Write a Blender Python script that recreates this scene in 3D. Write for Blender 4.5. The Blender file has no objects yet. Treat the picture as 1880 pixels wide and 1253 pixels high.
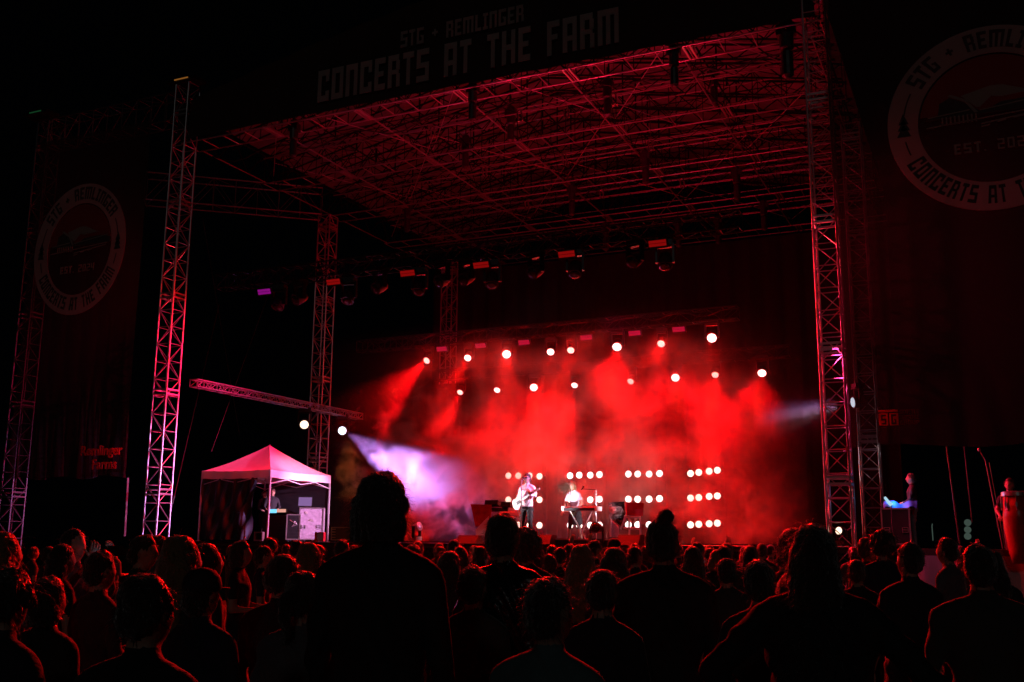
import bpy, bmesh, math, random
import numpy as np
from math import sin, cos, tan, pi, radians, sqrt, atan2
from mathutils import Vector, Matrix
random.seed(7); rng = np.random.default_rng(11)
S = bpy.context.scene
COL = S.collection
# ------------------------------------------------------------------ camera
FPX, PITCH, YAW, ROLL, CZ = 1900.0, radians(11.0), radians(24.8), radians(0.5), 1.65
_f = Vector((-sin(YAW)*cos(PITCH), cos(YAW)*cos(PITCH), sin(PITCH)))
_r0 = Vector((cos(YAW), sin(YAW), 0)); _u0 = _r0.cross(_f)
_r = _r0*cos(ROLL)+_u0*sin(ROLL); _u = _u0*cos(ROLL)-_r0*sin(ROLL)
CAM = Vector((0, 0, CZ))
cd = bpy.data.cameras.new('camera'); cam = bpy.data.objects.new('camera', cd); COL.objects.link(cam)
cd.sensor_width = 36; cd.lens = FPX/1880*36; cd.clip_start = 0.05; cd.clip_end = 800
m = Matrix((( _r.x, _u.x, -_f.x, 0), (_r.y, _u.y, -_f.y, 0), (_r.z, _u.z, -_f.z, CZ), (0, 0, 0, 1)))
cam.matrix_world = m; S.camera = cam
cd.dof.use_dof = False
# ------------------------------------------------------------------ world, moon
w = bpy.data.worlds.new('World'); S.world = w; w.use_nodes = True
wt = w.node_tree; bg = wt.nodes['Background']
bg.inputs['Color'].default_value = (0.25, 0.3, 0.5, 1); bg.inputs['Strength'].default_value = 0.0006
sd = bpy.data.lights.new('moon', 'SUN'); sd.energy = 0.030; sd.angle = radians(4); sd.color = (0.92, 1.0, 0.95)
so = bpy.data.objects.new('moon', sd); COL.objects.link(so)
so.rotation_euler = Vector((-0.25, 1.0, -0.35)).to_track_quat('-Z', 'Y').to_euler()
S.view_settings.view_transform = 'Standard'; S.view_settings.look = 'None'
S.view_settings.gamma = 1; S.view_settings.exposure = 0.0
S.cycles.use_denoising = True
S.cycles.volume_step_rate = 1.0; S.cycles.volume_max_steps = 128; S.cycles.volume_bounces = 0
S.cycles.max_bounces = 4; S.cycles.diffuse_bounces = 2; S.cycles.glossy_bounces = 2; S.cycles.transparent_max_bounces = 12
S.cycles.sample_clamp_indirect = 4.0; S.cycles.sample_clamp_direct = 60.0
S.cycles.caustics_reflective = False; S.cycles.caustics_refractive = False
S.cycles.use_light_tree = True

def ray(x, y):
    return (_f*FPX+_r*(x-940)-_u*(y-626.5)).normalized()
def atY(x, y, Y):
    d = ray(x, y); return CAM+d*(Y/d.y)
def atX(x, y, X):
    d = ray(x, y); return CAM+d*(X/d.x)
def atD(x, y, D):
    d = ray(x, y); return CAM+d*(D/d.dot(_f))

# ------------------------------------------------------------------ tags
def tag(o, label=None, cat=None, group=None, kind=None):
    if label: o['label'] = label
    if cat: o['category'] = cat
    if group: o['group'] = group
    if kind: o['kind'] = kind
    return o
def empty(name, loc=(0, 0, 0), rz=0.0, label=None, cat=None, group=None):
    o = bpy.data.objects.new(name, None); COL.objects.link(o); o.location = loc; o.rotation_euler = (0, 0, rz)
    o.empty_display_size = .1
    return tag(o, label, cat, group)
def copy_tree(o, parent=None, loc=None, rz=None):
    c = o.copy(); COL.objects.link(c)
    if parent: c.parent = parent
    if loc is not None: c.location = loc
    if rz is not None: c.rotation_euler = (0, 0, rz)
    for ch in list(o.children): copy_tree(ch, c)
    return c

# ------------------------------------------------------------------ materials
def mat(name, col, rough=.6, metal=0., noise=.0, nscale=8., emit=None, es=0., trans=0., bump=0., bscale=60., spec=.5, sheen=0.):
    mt = bpy.data.materials.new(name); mt.use_nodes = True; nt = mt.node_tree
    b = nt.nodes['Principled BSDF']
    b.inputs['Base Color'].default_value = (*col, 1); b.inputs['Roughness'].default_value = rough
    b.inputs['Metallic'].default_value = metal; b.inputs['Specular IOR Level'].default_value = spec
    if sheen: b.inputs['Sheen Weight'].default_value = sheen; b.inputs['Sheen Roughness'].default_value = .35
    tc = nt.nodes.new('ShaderNodeTexCoord')
    if noise:
        n = nt.nodes.new('ShaderNodeTexNoise'); n.inputs['Scale'].default_value = nscale; n.inputs['Detail'].default_value = 5
        nt.links.new(tc.outputs['Object'], n.inputs['Vector'])
        r = nt.nodes.new('ShaderNodeMapRange'); r.inputs['From Min'].default_value = .3; r.inputs['From Max'].default_value = .7
        r.inputs['To Min'].default_value = 1-noise; r.inputs['To Max'].default_value = 1+noise
        nt.links.new(n.outputs['Fac'], r.inputs['Value'])
        h = nt.nodes.new('ShaderNodeHueSaturation'); h.inputs['Color'].default_value = (*col, 1)
        nt.links.new(r.outputs['Result'], h.inputs['Value']); nt.links.new(h.outputs['Color'], b.inputs['Base Color'])
        r2 = nt.nodes.new('ShaderNodeMapRange'); r2.inputs['To Min'].default_value = max(.05, rough-.15); r2.inputs['To Max'].default_value = min(1, rough+.15)
        nt.links.new(n.outputs['Fac'], r2.inputs['Value']); nt.links.new(r2.outputs['Result'], b.inputs['Roughness'])
    if bump:
        n2 = nt.nodes.new('ShaderNodeTexNoise'); n2.inputs['Scale'].default_value = bscale; n2.inputs['Detail'].default_value = 4
        nt.links.new(tc.outputs['Object'], n2.inputs['Vector'])
        bp = nt.nodes.new('ShaderNodeBump'); bp.inputs['Strength'].default_value = bump; bp.inputs['Distance'].default_value = .02
        nt.links.new(n2.outputs['Fac'], bp.inputs['Height']); nt.links.new(bp.outputs['Normal'], b.inputs['Normal'])
    if emit: b.inputs['Emission Color'].default_value = (*emit, 1); b.inputs['Emission Strength'].default_value = es
    if trans:
        out = nt.nodes['Material Output']; t = nt.nodes.new('ShaderNodeBsdfTranslucent'); t.inputs['Color'].default_value = (*col, 1)
        mx = nt.nodes.new('ShaderNodeMixShader'); mx.inputs[0].default_value = trans
        nt.links.new(b.outputs[0], mx.inputs[1]); nt.links.new(t.outputs[0], mx.inputs[2]); nt.links.new(mx.outputs[0], out.inputs['Surface'])
    return mt
def see_through(mt, k):
    nt = mt.node_tree; out = nt.nodes['Material Output']; src = out.inputs['Surface'].links[0].from_socket
    tr = nt.nodes.new('ShaderNodeBsdfTransparent'); mx = nt.nodes.new('ShaderNodeMixShader'); mx.inputs[0].default_value = k
    nt.links.new(src, mx.inputs[1]); nt.links.new(tr.outputs[0], mx.inputs[2]); nt.links.new(mx.outputs[0], out.inputs['Surface']); return mt
def cloth_mat(name, ramp, rough=.85, sheen=.3):
    """each garment gets its own dye from the object's random number"""
    mt = mat(name, (.1, .1, .1), rough, bump=.5, bscale=25, sheen=sheen); nt = mt.node_tree; b = nt.nodes['Principled BSDF']
    oi = nt.nodes.new('ShaderNodeObjectInfo'); cr = nt.nodes.new('ShaderNodeValToRGB'); cr.color_ramp.interpolation = 'CONSTANT'
    el = cr.color_ramp.elements
    while len(el) < len(ramp): el.new(.5)
    for i, c in enumerate(ramp): el[i].position = i/len(ramp); el[i].color = (*c, 1)
    nt.links.new(oi.outputs['Random'], cr.inputs['Fac']); nt.links.new(cr.outputs['Color'], b.inputs['Base Color'])
    return mt
M = {}
M['alu'] = mat('aluminium', (.62, .62, .64), .38, 1., noise=.12, nscale=3)
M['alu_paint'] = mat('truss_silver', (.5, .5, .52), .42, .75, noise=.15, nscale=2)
M['shaded_alu'] = mat('shaded_truss', (.10, .10, .11), .5, .6, noise=.3, nscale=1.2)  # truss silver darkened in its colour to stand for weak light
M['dimmed_alu'] = mat('dimmed_truss', (.30, .29, .30), .42, .7, noise=.3, nscale=1.2)  # darker copy of the truss silver; dim roof light put into colour
M['black'] = mat('black_plastic', (.018, .018, .02), .45, noise=.2, nscale=9)
M['blackmetal'] = mat('black_metal', (.03, .03, .032), .35, .6, noise=.2, nscale=9)
M['shiny_red'] = mat('plated_steel', (.85, .85, .85), .25, 1.)
M['shade_black'] = mat('shade_black_truss', (.010, .010, .010), .9, spec=.1)  # roof shade put into the colour; truss bracing itself would be silver
M['left_scrim'] = mat('dark_fabric_banner', (.055, .045, .048), .85, noise=.2, nscale=.7, trans=.55)
M['deck'] = mat('deck_ply', (.03, .028, .028), .45, noise=.3, nscale=1.5, bump=.2)
M['skirt'] = mat('stage_skirt', (.012, .012, .013), .9, bump=.3, bscale=6)
M['skirt_pink'] = mat('grey_skirt', (.42, .40, .42), .9, noise=.1, nscale=2, bump=.3, bscale=10)
M['drape'] = mat('black_drape', (.012, .011, .012), .95, bump=.4, bscale=5)
M['roof'] = mat('roof_fabric', (.15, .14, .15), .75, noise=.15, nscale=.8, bump=.4, bscale=1.2)
M['scrim'] = see_through(mat('black_mesh_scrim', (.028, .022, .020), .9, noise=.25, nscale=.7, trans=.2), .22)
M['header_cloth'] = mat('black_header_cloth', (.022, .018, .016), .9, noise=.25, nscale=.7)
M['print_black'] = mat('black_print', (.07, .055, .055), .9)
M['print'] = mat('white_print', (.62, .60, .58), .85, noise=.14, nscale=.9, trans=.5)
M['print2'] = mat('banner_print', (.55, .50, .48), .85, noise=.14, nscale=.9, trans=.5)
M['print_red'] = mat('red_print', (.36, .05, .05), .85, trans=.3)
M['print_dim'] = mat('grey_print', (.42, .36, .32), .85, trans=.3)
M['redlogo'] = mat('red_logo', (.8, .05, .05), .7, trans=.6)
M['dullredlogo'] = mat('dull_red_logo', (.3, .03, .03), .8, trans=.5)
M['tent'] = mat('white_tent', (.78, .76, .78), .7, noise=.06, nscale=2, trans=.25, bump=.5, bscale=3)
M['tentwall'] = mat('black_tent_wall', (.025, .025, .03), .5, bump=.8, bscale=3)
M['leg_white'] = mat('white_tube', (.72, .72, .74), .35, .3)
M['case'] = mat('road_case', (.30, .26, .34), .55, noise=.3, nscale=14)
M['case_edge'] = mat('case_edging', (.7, .7, .7), .3, .9)
M['skin'] = mat('skin', (.42, .24, .17), .5, noise=.08, nscale=12, bump=.15, bscale=60)
M['hair_d'] = mat('dark_hair', (.020, .012, .008), .38, bump=.9, bscale=70, sheen=.6)
M['hair_b'] = mat('brown_hair', (.065, .03, .016), .38, bump=.9, bscale=70, sheen=.6)
M['hair_l'] = mat('fair_hair', (.22, .12, .05), .4, bump=.9, bscale=70, sheen=.6)
M['grass'] = None
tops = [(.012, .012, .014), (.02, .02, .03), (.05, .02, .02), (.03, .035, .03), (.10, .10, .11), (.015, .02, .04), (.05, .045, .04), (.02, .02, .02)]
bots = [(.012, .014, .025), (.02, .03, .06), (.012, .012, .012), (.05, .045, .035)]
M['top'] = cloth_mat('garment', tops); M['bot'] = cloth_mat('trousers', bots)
M['shoe'] = mat('shoe', (.05, .05, .05), .5)
M['jacket'] = mat('puffy_jacket', (.012, .012, .014), .22, bump=1., bscale=14)
M['teal'] = mat('grey_teal_shirt', (.10, .16, .17), .85, bump=.4, bscale=12)
M['denim'] = mat('pale_denim', (.22, .24, .30), .8, bump=.5, bscale=20)
M['suit'] = mat('pale_suit', (.72, .62, .78), .6, noise=.15, nscale=20, bump=.4, bscale=30)
M['black_cloth'] = mat('black_cloth', (.012, .012, .015), .8, bump=.4, bscale=25)
M['whiteshirt'] = mat('white_shirt', (.75, .72, .7), .7, bump=.3, bscale=30)
M['pinkshirt'] = mat('shiny_pink_cloth', (.6, .2, .25), .4, bump=.3, bscale=30)
M['guitar'] = mat('guitar_lacquer', (.8, .78, .76), .15)
M['strap'] = mat('guitar_strap', (.10, .01, .03), .6)
M['keys'] = mat('piano_keys', (.8, .8, .78), .3)
M['mylar'] = mat('mirror_film', (.85, .8, .85), .13, 1., noise=.2, nscale=3, bump=1., bscale=4)
M['redpanel'] = mat('red_gloss', (.7, .03, .06), .2, .55, noise=.3, nscale=5, bump=.8, bscale=4)
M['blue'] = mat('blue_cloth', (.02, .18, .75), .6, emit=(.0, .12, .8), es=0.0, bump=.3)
M['drum'] = mat('red_drum', (.30, .025, .012), .3, noise=.3, nscale=4)
M['drumskin'] = mat('drum_head', (.6, .5, .4), .6)
def emis(name, col, s):
    mt = bpy.data.materials.new(name); mt.use_nodes = True; nt = mt.node_tree; nt.nodes.clear()
    e = nt.nodes.new('ShaderNodeEmission'); e.inputs[0].default_value = (*col, 1); e.inputs[1].default_value = s
    o = nt.nodes.new('ShaderNodeOutputMaterial'); nt.links.new(e.outputs[0], o.inputs[0]); mt.cycles.emission_sampling = 'NONE'
    return mt
M['lens_red'] = emis('lit_lens', (1, .55, .50), 5.0)
M['lens_blind'] = emis('lit_blinder', (1, .86, .80), 3.0)
M['lens_blind2'] = emis('lit_blinder_warm', (1, .70, .56), 2.4); M['lens_red2'] = emis('lit_lens_deep', (1, .36, .30), 3.0)
M['lens_warm'] = emis('lit_warm_lens', (1, .72, .5), 2.2)
M['lens_blue'] = emis('lit_bluish_lens', (.82, .85, 1), 3.0)
M['lens_off'] = mat('dark_lens', (.02, .01, .01), .25, 0)
M['panel_lit'] = emis('lit_panel', (.75, .008, .055), .55)
M['panel_red'] = emis('lit_red_panel', (1, .01, .01), .20)
M['panel_mag'] = emis('lit_magenta_panel', (.6, .01, .5), .35)
M['screen'] = emis('screen', (.30, .16, .42), .8)
M['screen_b'] = emis('blue_screen', (.2, .7, 1), 1.2)
M['glow_blue'] = emis('blue_work_light', (.5, .85, 1), .8)
M['phone'] = emis('phone_screen', (.4, .6, 1), 1.2)
M['phone_red'] = emis('phone_lit', (1, .5, .45), 1.2)
M['top_glow_g'] = emis('green_top_glow', (.05, .35, .12), .10)
M['top_glow_o'] = emis('orange_top_glow', (.8, .3, .05), .25)
M['pale_glow'] = emis('work_lamp', (.4, .6, .5), .10)

# ------------------------------------------------------------------ mesh builder
class MB:
    def __init__(s): s.v = []; s.f = []; s.m = []
    def add(s, vs, fs, mi=0):
        o = len(s.v); s.v += [tuple(v) for v in vs]; s.f += [tuple(i+o for i in f) for f in fs]; s.m += [mi]*len(fs); return s
    def box(s, c, d, R=None, mi=0):
        x, y, z = d[0]/2, d[1]/2, d[2]/2
        vs = [Vector(p) for p in ((-x,-y,-z),(x,-y,-z),(x,y,-z),(-x,y,-z),(-x,-y,z),(x,-y,z),(x,y,z),(-x,y,z))]
        if R is not None: vs = [R @ v for v in vs]
        c = Vector(c); vs = [v+c for v in vs]
        return s.add(vs, [(0,3,2,1),(4,5,6,7),(0,1,5,4),(1,2,6,5),(2,3,7,6),(3,0,4,7)], mi)
    def tube(s, p, q, r, r2=None, n=6, mi=0, cap=True):
        p = Vector(p); q = Vector(q); d = q-p
        if d.length < 1e-6: return s
        if r2 is None: r2 = r
        a = d.orthogonal().normalized(); b = d.normalized().cross(a); vs = []
        for k in range(n):
            t = 2*pi*k/n; e = a*cos(t)+b*sin(t); vs += [p+e*r, q+e*r2]
        fs = [(2*k, 2*((k+1) % n), 2*((k+1) % n)+1, 2*k+1) for k in range(n)]
        if cap: fs += [tuple(2*k for k in range(n))[::-1], tuple(2*k+1 for k in range(n))]
        return s.add(vs, fs, mi)
    def path(s, pts, r, n=6, mi=0):
        for i in range(len(pts)-1):
            a = r[i] if isinstance(r, (list, tuple)) else r; b = r[i+1] if isinstance(r, (list, tuple)) else r
            s.tube(pts[i], pts[i+1], a, b, n, mi)
        return s
    def lathe(s, prof, c=(0,0,0), n=20, ax=None, mi=0):
        """prof: list of (radius, height) along local z; ax rotates"""
        c = Vector(c); vs = []; R = ax if ax is not None else Matrix.Identity(3)
        for r, h in prof:
            for k in range(n):
                t = 2*pi*k/n; vs.append(c+R @ Vector((r*cos(t), r*sin(t), h)))
        fs = []
        for i in range(len(prof)-1):
            for k in range(n):
                fs.append((i*n+k, i*n+(k+1) % n, (i+1)*n+(k+1) % n, (i+1)*n+k))
        fs.append(tuple(range(n))[::-1]); fs.append(tuple((len(prof)-1)*n+k for k in range(n)))
        return s.add(vs, fs, mi)
    def ell(s, c, r, R=None, nu=10, nv=7, mi=0):
        c = Vector(c); vs = []; fs = []
        for i in range(1, nv):
            a = pi*i/nv
            for k in range(nu):
                t = 2*pi*k/nu; p = Vector((r[0]*sin(a)*cos(t), r[1]*sin(a)*sin(t), r[2]*cos(a)))
                vs.append(c+(R @ p if R is not None else p))
        top = Vector((0,0,r[2])); vs.append(c+(R @ top if R is not None else top)); vs.append(c-(R @ top if R is not None else top))
        for i in range(nv-2):
            for k in range(nu): fs.append((i*nu+k, (i+1)*nu+k, (i+1)*nu+(k+1) % nu, i*nu+(k+1) % nu))
        T = (nv-1)*nu
        for k in range(nu): fs += [(T, k, (k+1) % nu), (T+1, (nv-2)*nu+(k+1) % nu, (nv-2)*nu+k)]
        return s.add(vs, fs, mi)
    def poly(s, pts, th, origin, ex, ey, ez, mi=0):
        """2-D polygon pts (convex or simple) extruded by th along ez, laid on origin+ex*x+ey*y"""
        o = Vector(origin); a = [o+ex*x+ey*y for x, y in pts]; b = [p+ez*th for p in a]; n = len(pts)
        return s.add(a+b, [tuple(range(n))[::-1], tuple(range(n, 2*n))]+[(k, (k+1) % n, (k+1) % n+n, k+n) for k in range(n)], mi)
    def build(s, name, mats, parent=None, smooth=False, loc=None):
        me = bpy.data.meshes.new(name); me.from_pydata(s.v, [], s.f)
        if not isinstance(mats, (list, tuple)): mats = [mats]
        for mm in mats: me.materials.append(mm)
        if len(mats) > 1: me.polygons.foreach_set('material_index', s.m)
        me.polygons.foreach_set('use_smooth', [smooth]*len(s.f)); me.update()
        o = bpy.data.objects.new(name, me); COL.objects.link(o)
        if parent: o.parent = parent
        if loc is not None: o.location = loc
        return o

# ------------------------------------------------------------------ ground
def ground():
    mb = MB(); n = 60; vs = []; fs = []
    for i in range(n+1):
        for j in range(n+1):
            x = -150+300*i/n; y = -60+300*j/n; vs.append((x, y, .03*sin(x*1.3)*cos(y*.9)-.04))
    for i in range(n):
        for j in range(n): a = i*(n+1)+j; fs.append((a, a+n+1, a+n+2, a+1))
    mb.add(vs, fs)
    mt = mat('trampled_field', (.04, .05, .022), .9, noise=.5, nscale=.9, bump=1., bscale=9)
    o = mb.build('ground', mt, smooth=True); tag(o, kind='structure')
    sk = MB(); sk.lathe([(600*cos(a), 600*sin(a)-20) for a in [k*pi/24 for k in range(0, 12)]], (0, 0, 0), 48)
    tb = MB(); k = 0                                             # tufts of grass in the gap on the right
    for _ in range(2600):
        p = atD(1560+random.random()*260, 1130+random.random()*150, 12+0*random.random()); d = ray(1690+random.gauss(0, 70), 1120+random.random()*130)
        t = -CZ/d.z if d.z < 0 else 0
        q = CAM+d*t
        if t <= 0 or t > 30: continue
        a = random.random()*pi; h = .05+random.random()*.07
        tb.add([(q.x-.008*cos(a), q.y-.008*sin(a), -.02), (q.x+.008*cos(a), q.y+.008*sin(a), -.02), (q.x+random.gauss(0, .03), q.y+random.gauss(0, .03), h)], [(0, 1, 2)])
    g = tb.build('grass', mat('grass_blade', (.08, .10, .035), .5)); tag(g, 'short trampled grass blades between the standing people', 'grass', kind='stuff')
ground()

# ------------------------------------------------------------------ truss
def box_truss(name, p0, p1, w, h, bay, label, cat='truss', group=None, up=Vector((0, 0, 1)), rc=.025, rb=.012, mt=None, double=None, flat_bottom=False, bmt=None):
    """box truss from p0 to p1 (the centre of its bottom face); four chords + lacing"""
    mt = mt or M['alu_paint']; p0 = Vector(p0); p1 = Vector(p1); ax = (p1-p0).normalized(); L = (p1-p0).length
    side = up.cross(ax).normalized(); upv = ax.cross(side).normalized()
    root = empty(name, p0, 0, label, cat, group)
    def P(t, a, b): return ax*t+side*(a*w/2)+upv*(b*h)
    for a in (-1, 1):
        for b in (0, 1):
            MB().tube(P(0, a, b), P(L, a, b), rc, n=8).build('chord', mt, root)
    br = MB(); bt = MB(); n = max(1, int(round(L/bay))); k = 0
    for i in range(n+1):
        t = L*i/n
        bt.tube(P(t, -1, 0), P(t, 1, 0), rb); br.tube(P(t, -1, 1), P(t, 1, 1), rb)
        br.tube(P(t, -1, 0), P(t, -1, 1), rb); br.tube(P(t, 1, 0), P(t, 1, 1), rb)
        if double and i % double == 0 and 0 < i < n:
            for dd in (-.09, .09):
                bt.box(P(t+dd, 0, 0), (.05, w, .05) if abs(ax.x) > .7 else (w, .05, .05))
        if i < n:
            t2 = L*(i+1)/n; s_ = 1 if i % 2 else 0
            for a in (-1, 1): br.tube(P(t, a, s_), P(t2, a, 1-s_), rb)
            if not flat_bottom: br.tube(P(t, -1 if s_ else 1, 0), P(t2, 1 if s_ else -1, 0), rb)
            br.tube(P(t, -1 if s_ else 1, 1), P(t2, 1 if s_ else -1, 1), rb)
    br.build('bracing', bmt or mt, root); bt.build('crossbar', mt, root)
    return root
def tower(x, y, z0, z1, label, group='scaffold towers holding the stage roof', a=.52, mt=None, plates=True, sec=3.0, bay=.52):
    mt = mt or M['alu_paint']; root = empty('truss_tower', (x, y, z0), 0, label, 'truss tower', group); H = z1-z0; c = a/2
    cs = [(-c, -c), (c, -c), (c, c), (-c, c)]
    for (u, v) in cs: MB().tube((u, v, 0), (u, v, H), .026, n=8).build('post', mt, root)
    br = MB(); n = int(H/bay); bay = H/n; pl = MB()
    for i in range(n+1):
        z = bay*i
        for k in range(4):
            p = cs[k]; q = cs[(k+1) % 4]
            br.tube((*p, z), (*q, z), .013)
            if i < n:
                if (i+k) % 2: p, q = q, p
                br.tube((*p, z), (*q, z+bay), .013)
    z = sec
    while z < H:
        pl = MB()
        for dz in (-.07, .07):
            for k in range(4):
                p = cs[k]; q = cs[(k+1) % 4]; mid = ((p[0]+q[0])/2, (p[1]+q[1])/2, z+dz)
                pl.box(mid, (a-.04 if p[1] == q[1] else .035, .035 if p[1] == q[1] else a-.04, .05))
        pl.build('section_joint', mt, root)
        z += sec
    br.build('bracing', mt, root)
    MB().box((0, 0, -.03), (a+.5, a+.5, .06)).build('base_plate', mt, root)
    return root
XL, XR, ZR = -22.7, -3.08, 14.1
DZ = 1.6
tower(XL, 24.0, .04, 16.05, 'tall aluminium truss tower at the front of the stage, beside the white tent, lit pink')
tower(XL, 32.0, DZ, 14.0, 'dim truss tower behind the white tent, crossed by the sloping side truss')
tower(-21.4, 39.6, DZ, 14.0, 'faint rear truss tower behind the red smoke, black drape around it')
tower(XR, 24.0, .04, 20.0, 'red lit truss tower at the front of the stage next to the wide logo banner')
tower(XR, 30.8, DZ, 14.0, 'truss tower with orange lit posts standing behind the wide logo banner')
tower(-29.2, 24.3, .04, 16.05, 'outermost truss tower at the edge of the photo, beyond the narrow banner', 'scaffold towers holding the banners', mt=M['shaded_alu'])
for (x, mt_, lab) in ((-29.2, 'top_glow_g', 'added dim green glow strip on top of the outermost truss tower'), (XL, 'top_glow_o', 'added faint glow strip on top of the tent side truss tower')):  # invented glowing caps, standing in for light on the tower tops
    r = empty('added_top_glow', (x, 24.1, 16.0), 0, lab, 'glow strip')
    MB().box((0, -.2, .12), (1.15, .55, .1)).build('housing', M['blackmetal'], r)
    MB().box((0.05, -.5, .12), (.55, .02, .035)).build('glow_strip', M[mt_], r)
# roof trusses
rows = [24.4, 28.55, 32.6, 36.7, 40.9]
names = ['front edge truss of the stage roof with doubled crossbars, directly under the header sign', 'roof truss next behind the front edge, its two lower tubes glowing red',
         'middle roof truss ending at the dim tower behind the tent', 'roof truss between the middle one and the rearmost one', 'rearmost roof truss above the black drape']
for y, nm in zip(rows, names):
    box_truss('roof_truss', (XL-.1, y, ZR), (XR+.1, y, ZR), .8, 1.0, .817, nm, group='main trusses of the stage roof', double=4, flat_bottom=True, rc=.025, rb=.014, bmt=M['shade_black'], mt=M['alu_paint'] if y < 26 else M['dimmed_alu'])
nodes = [-22.7, -19.37, -16.15, -12.92, -9.75, -6.55, -3.3]
nodenames = ['roof purlin running back from the tent side tower', 'second roof purlin from the tent side', 'third roof purlin from the tent side', 'roof purlin above the singer', 'third roof purlin from the banner side', 'second roof purlin from the banner side', 'roof purlin at the wide logo banner side']
for x, nm in zip(nodes, nodenames):
    r = empty('roof_purlin', (x, 24.8, ZR+.03), 0, nm, 'roof beam', 'purlins running front to back under the roof')
    for i in range(4):
        y0, y1 = rows[i]+.4-24.8, rows[i+1]-.4-24.8
        MB().tube((0, y0, 0), (0, y1, 0), .023, n=8).build('lower_tube', M['dimmed_alu'], r)
    b = MB()
    b.tube((0, 0, .95), (0, 15.7, .95), .03)
    for i in range(20):
        z_ = (0, .95) if i % 2 else (.95, 0); b.tube((0, .785*i, z_[0]), (0, .785*(i+1), z_[1]), .014)
    b.build('upper_lattice', M['shade_black'], r)
# cross tubes between (pairs seen as thin red lines) and wind bracing
k = 0
for i in range(4):
    for f_, z_ in ((.28, .75), (.5, .15), (.72, .75)):
        y = rows[i]+(rows[i+1]-rows[i])*f_
        r = empty('roof_tube', (XL+1.2, y, ZR+z_), 0, '%s thin crosswise tube in the roof bay %s' % (['front', 'centre', 'rear'][[.28, .5, .72].index(f_)], ['just behind the header edge', 'between the second and middle trusses', 'behind the middle truss', 'nearest the black drape'][i]), 'roof tube', 'crosswise roof tubes')
        MB().tube((0, 0, 0), (18.2, 0, 0), .019).build('tube', M['dimmed_alu'], r)
        b = MB()
        for q in range(14):
            b.tube((.3+1.3*q, 0, 0), (.3+1.3*q+.65, 0, .35), .012).tube((.3+1.3*q+.65, 0, .35), (.3+1.3*(q+1), 0, 0), .012)
        b.tube((0, 0, .35), (18.2, 0, .35), .018); b.build('lacing', M['shade_black'], r)
wb = empty('wind_bracing', (0, 0, 0), 0, 'thin diagonal stay rods crossing under the roof fabric', 'bracing')
for i in range(4):
    for j in range(6):
        z = ZR+.9
        a = (nodes[j], rows[i], z) if (i+j) % 2 else (nodes[j+1], rows[i], z); b_ = (nodes[j+1], rows[i+1], z-.5) if (i+j) % 2 else (nodes[j], rows[i+1], z-.5)
        MB().tube(a, b_, .012).build('stay_rod', M['alu_paint'], wb)
# roof fabric with sag between purlins and a shallow ridge
def roof():
    mb = MB(); nx, ny = 60, 34; vs = []; fs = []
    for i in range(nx+1):
        for j in range(ny+1):
            x = XL-.3+(XR-XL+.3)*i/nx; y = 24.3+(41.6-24.3)*j/ny
            u = (x-XL)/(XR-XL); sag = abs(sin(pi*(x-XL)/3.25))*.18
            z = 15.5+2.0*(1-abs(2*u-1))-sag
            vs.append((x, y, z))
    for i in range(nx):
        for j in range(ny): a = i*(ny+1)+j; fs.append((a, a+1, a+ny+2, a+ny+1))
    mb.add(vs, fs)
    o = mb.build('roof_cover', M['roof'], smooth=True); tag(o, 'fabric roof stretched over the stage trusses, dim red underneath', 'stage roof')
    # rafters
    r = empty('roof_rafters', (0, 0, 0), 0, 'dark lattice rafters right under the fabric roof', 'rafters')
    for y in [25+1.3*q for q in range(13)]:
        b = MB()
        for q in range(6):
            x0, x1 = XL+3.27*q, XL+3.27*(q+1)
            def zz(x): u = (x-XL)/(XR-XL); return 15.15+2.0*(1-abs(2*u-1))
            b.tube((x0, y, zz(x0)), (x1, y, zz(x1)), .035).tube((x0, y, zz(x0)-.45), (x1, y, zz(x1)-.45), .03)
            b.tube((x0, y, zz(x0)), (x0, y, 15.1), .03)
            for s_ in range(3):
                xa = x0+1.09*s_; b.tube((xa, y, zz(xa)), (xa+.545, y, zz(xa+.545)-.45), .02).tube((xa+.545, y, zz(xa+.545)-.45), (xa+1.09, y, zz(xa+1.09)), .02)
        b.build('rafter', M['shade_black'], r)
roof()
# hoists: dark chain motors and their bright shackles
hoists = [((1237, 100), 24.2), ((1443, 60), 24.3), ((540, 238), 24.3), ((868, 168), 24.2), ((855, 262), 28.4), ((1310, 140), 28.3), ((938, 210), 27.0), ((1115, 160), 26.0),
          ((748, 385), 32.6), ((1050, 352), 32.6), ((1185, 290), 30.6), ((1352, 320), 32.6), ((1112, 420), 36.6), ((1245, 412), 36.6), ((1318, 408), 38.5), ((1402, 380), 36.6)]
hl = ['on the front roof edge below the second R of the header sign', 'large on the front roof edge beside the banner side tower', 'on the front roof edge near the tent side tower', 'on the front roof edge under the word AT',
      'in the second roof bay above the singer', 'in the second roof bay at its banner end', 'between the header edge and the second truss, above the centre', 'under the word FARM between the first two trusses',
      'on the middle truss above the bright laptop tent', 'on the middle truss above the keyboard player', 'between the second and middle trusses', 'on the middle truss at its banner end',
      'on the fourth truss over the stage centre', 'on the fourth truss right of the stage centre', 'on the rear truss near the banner side', 'on the fourth truss at its banner end']
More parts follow.
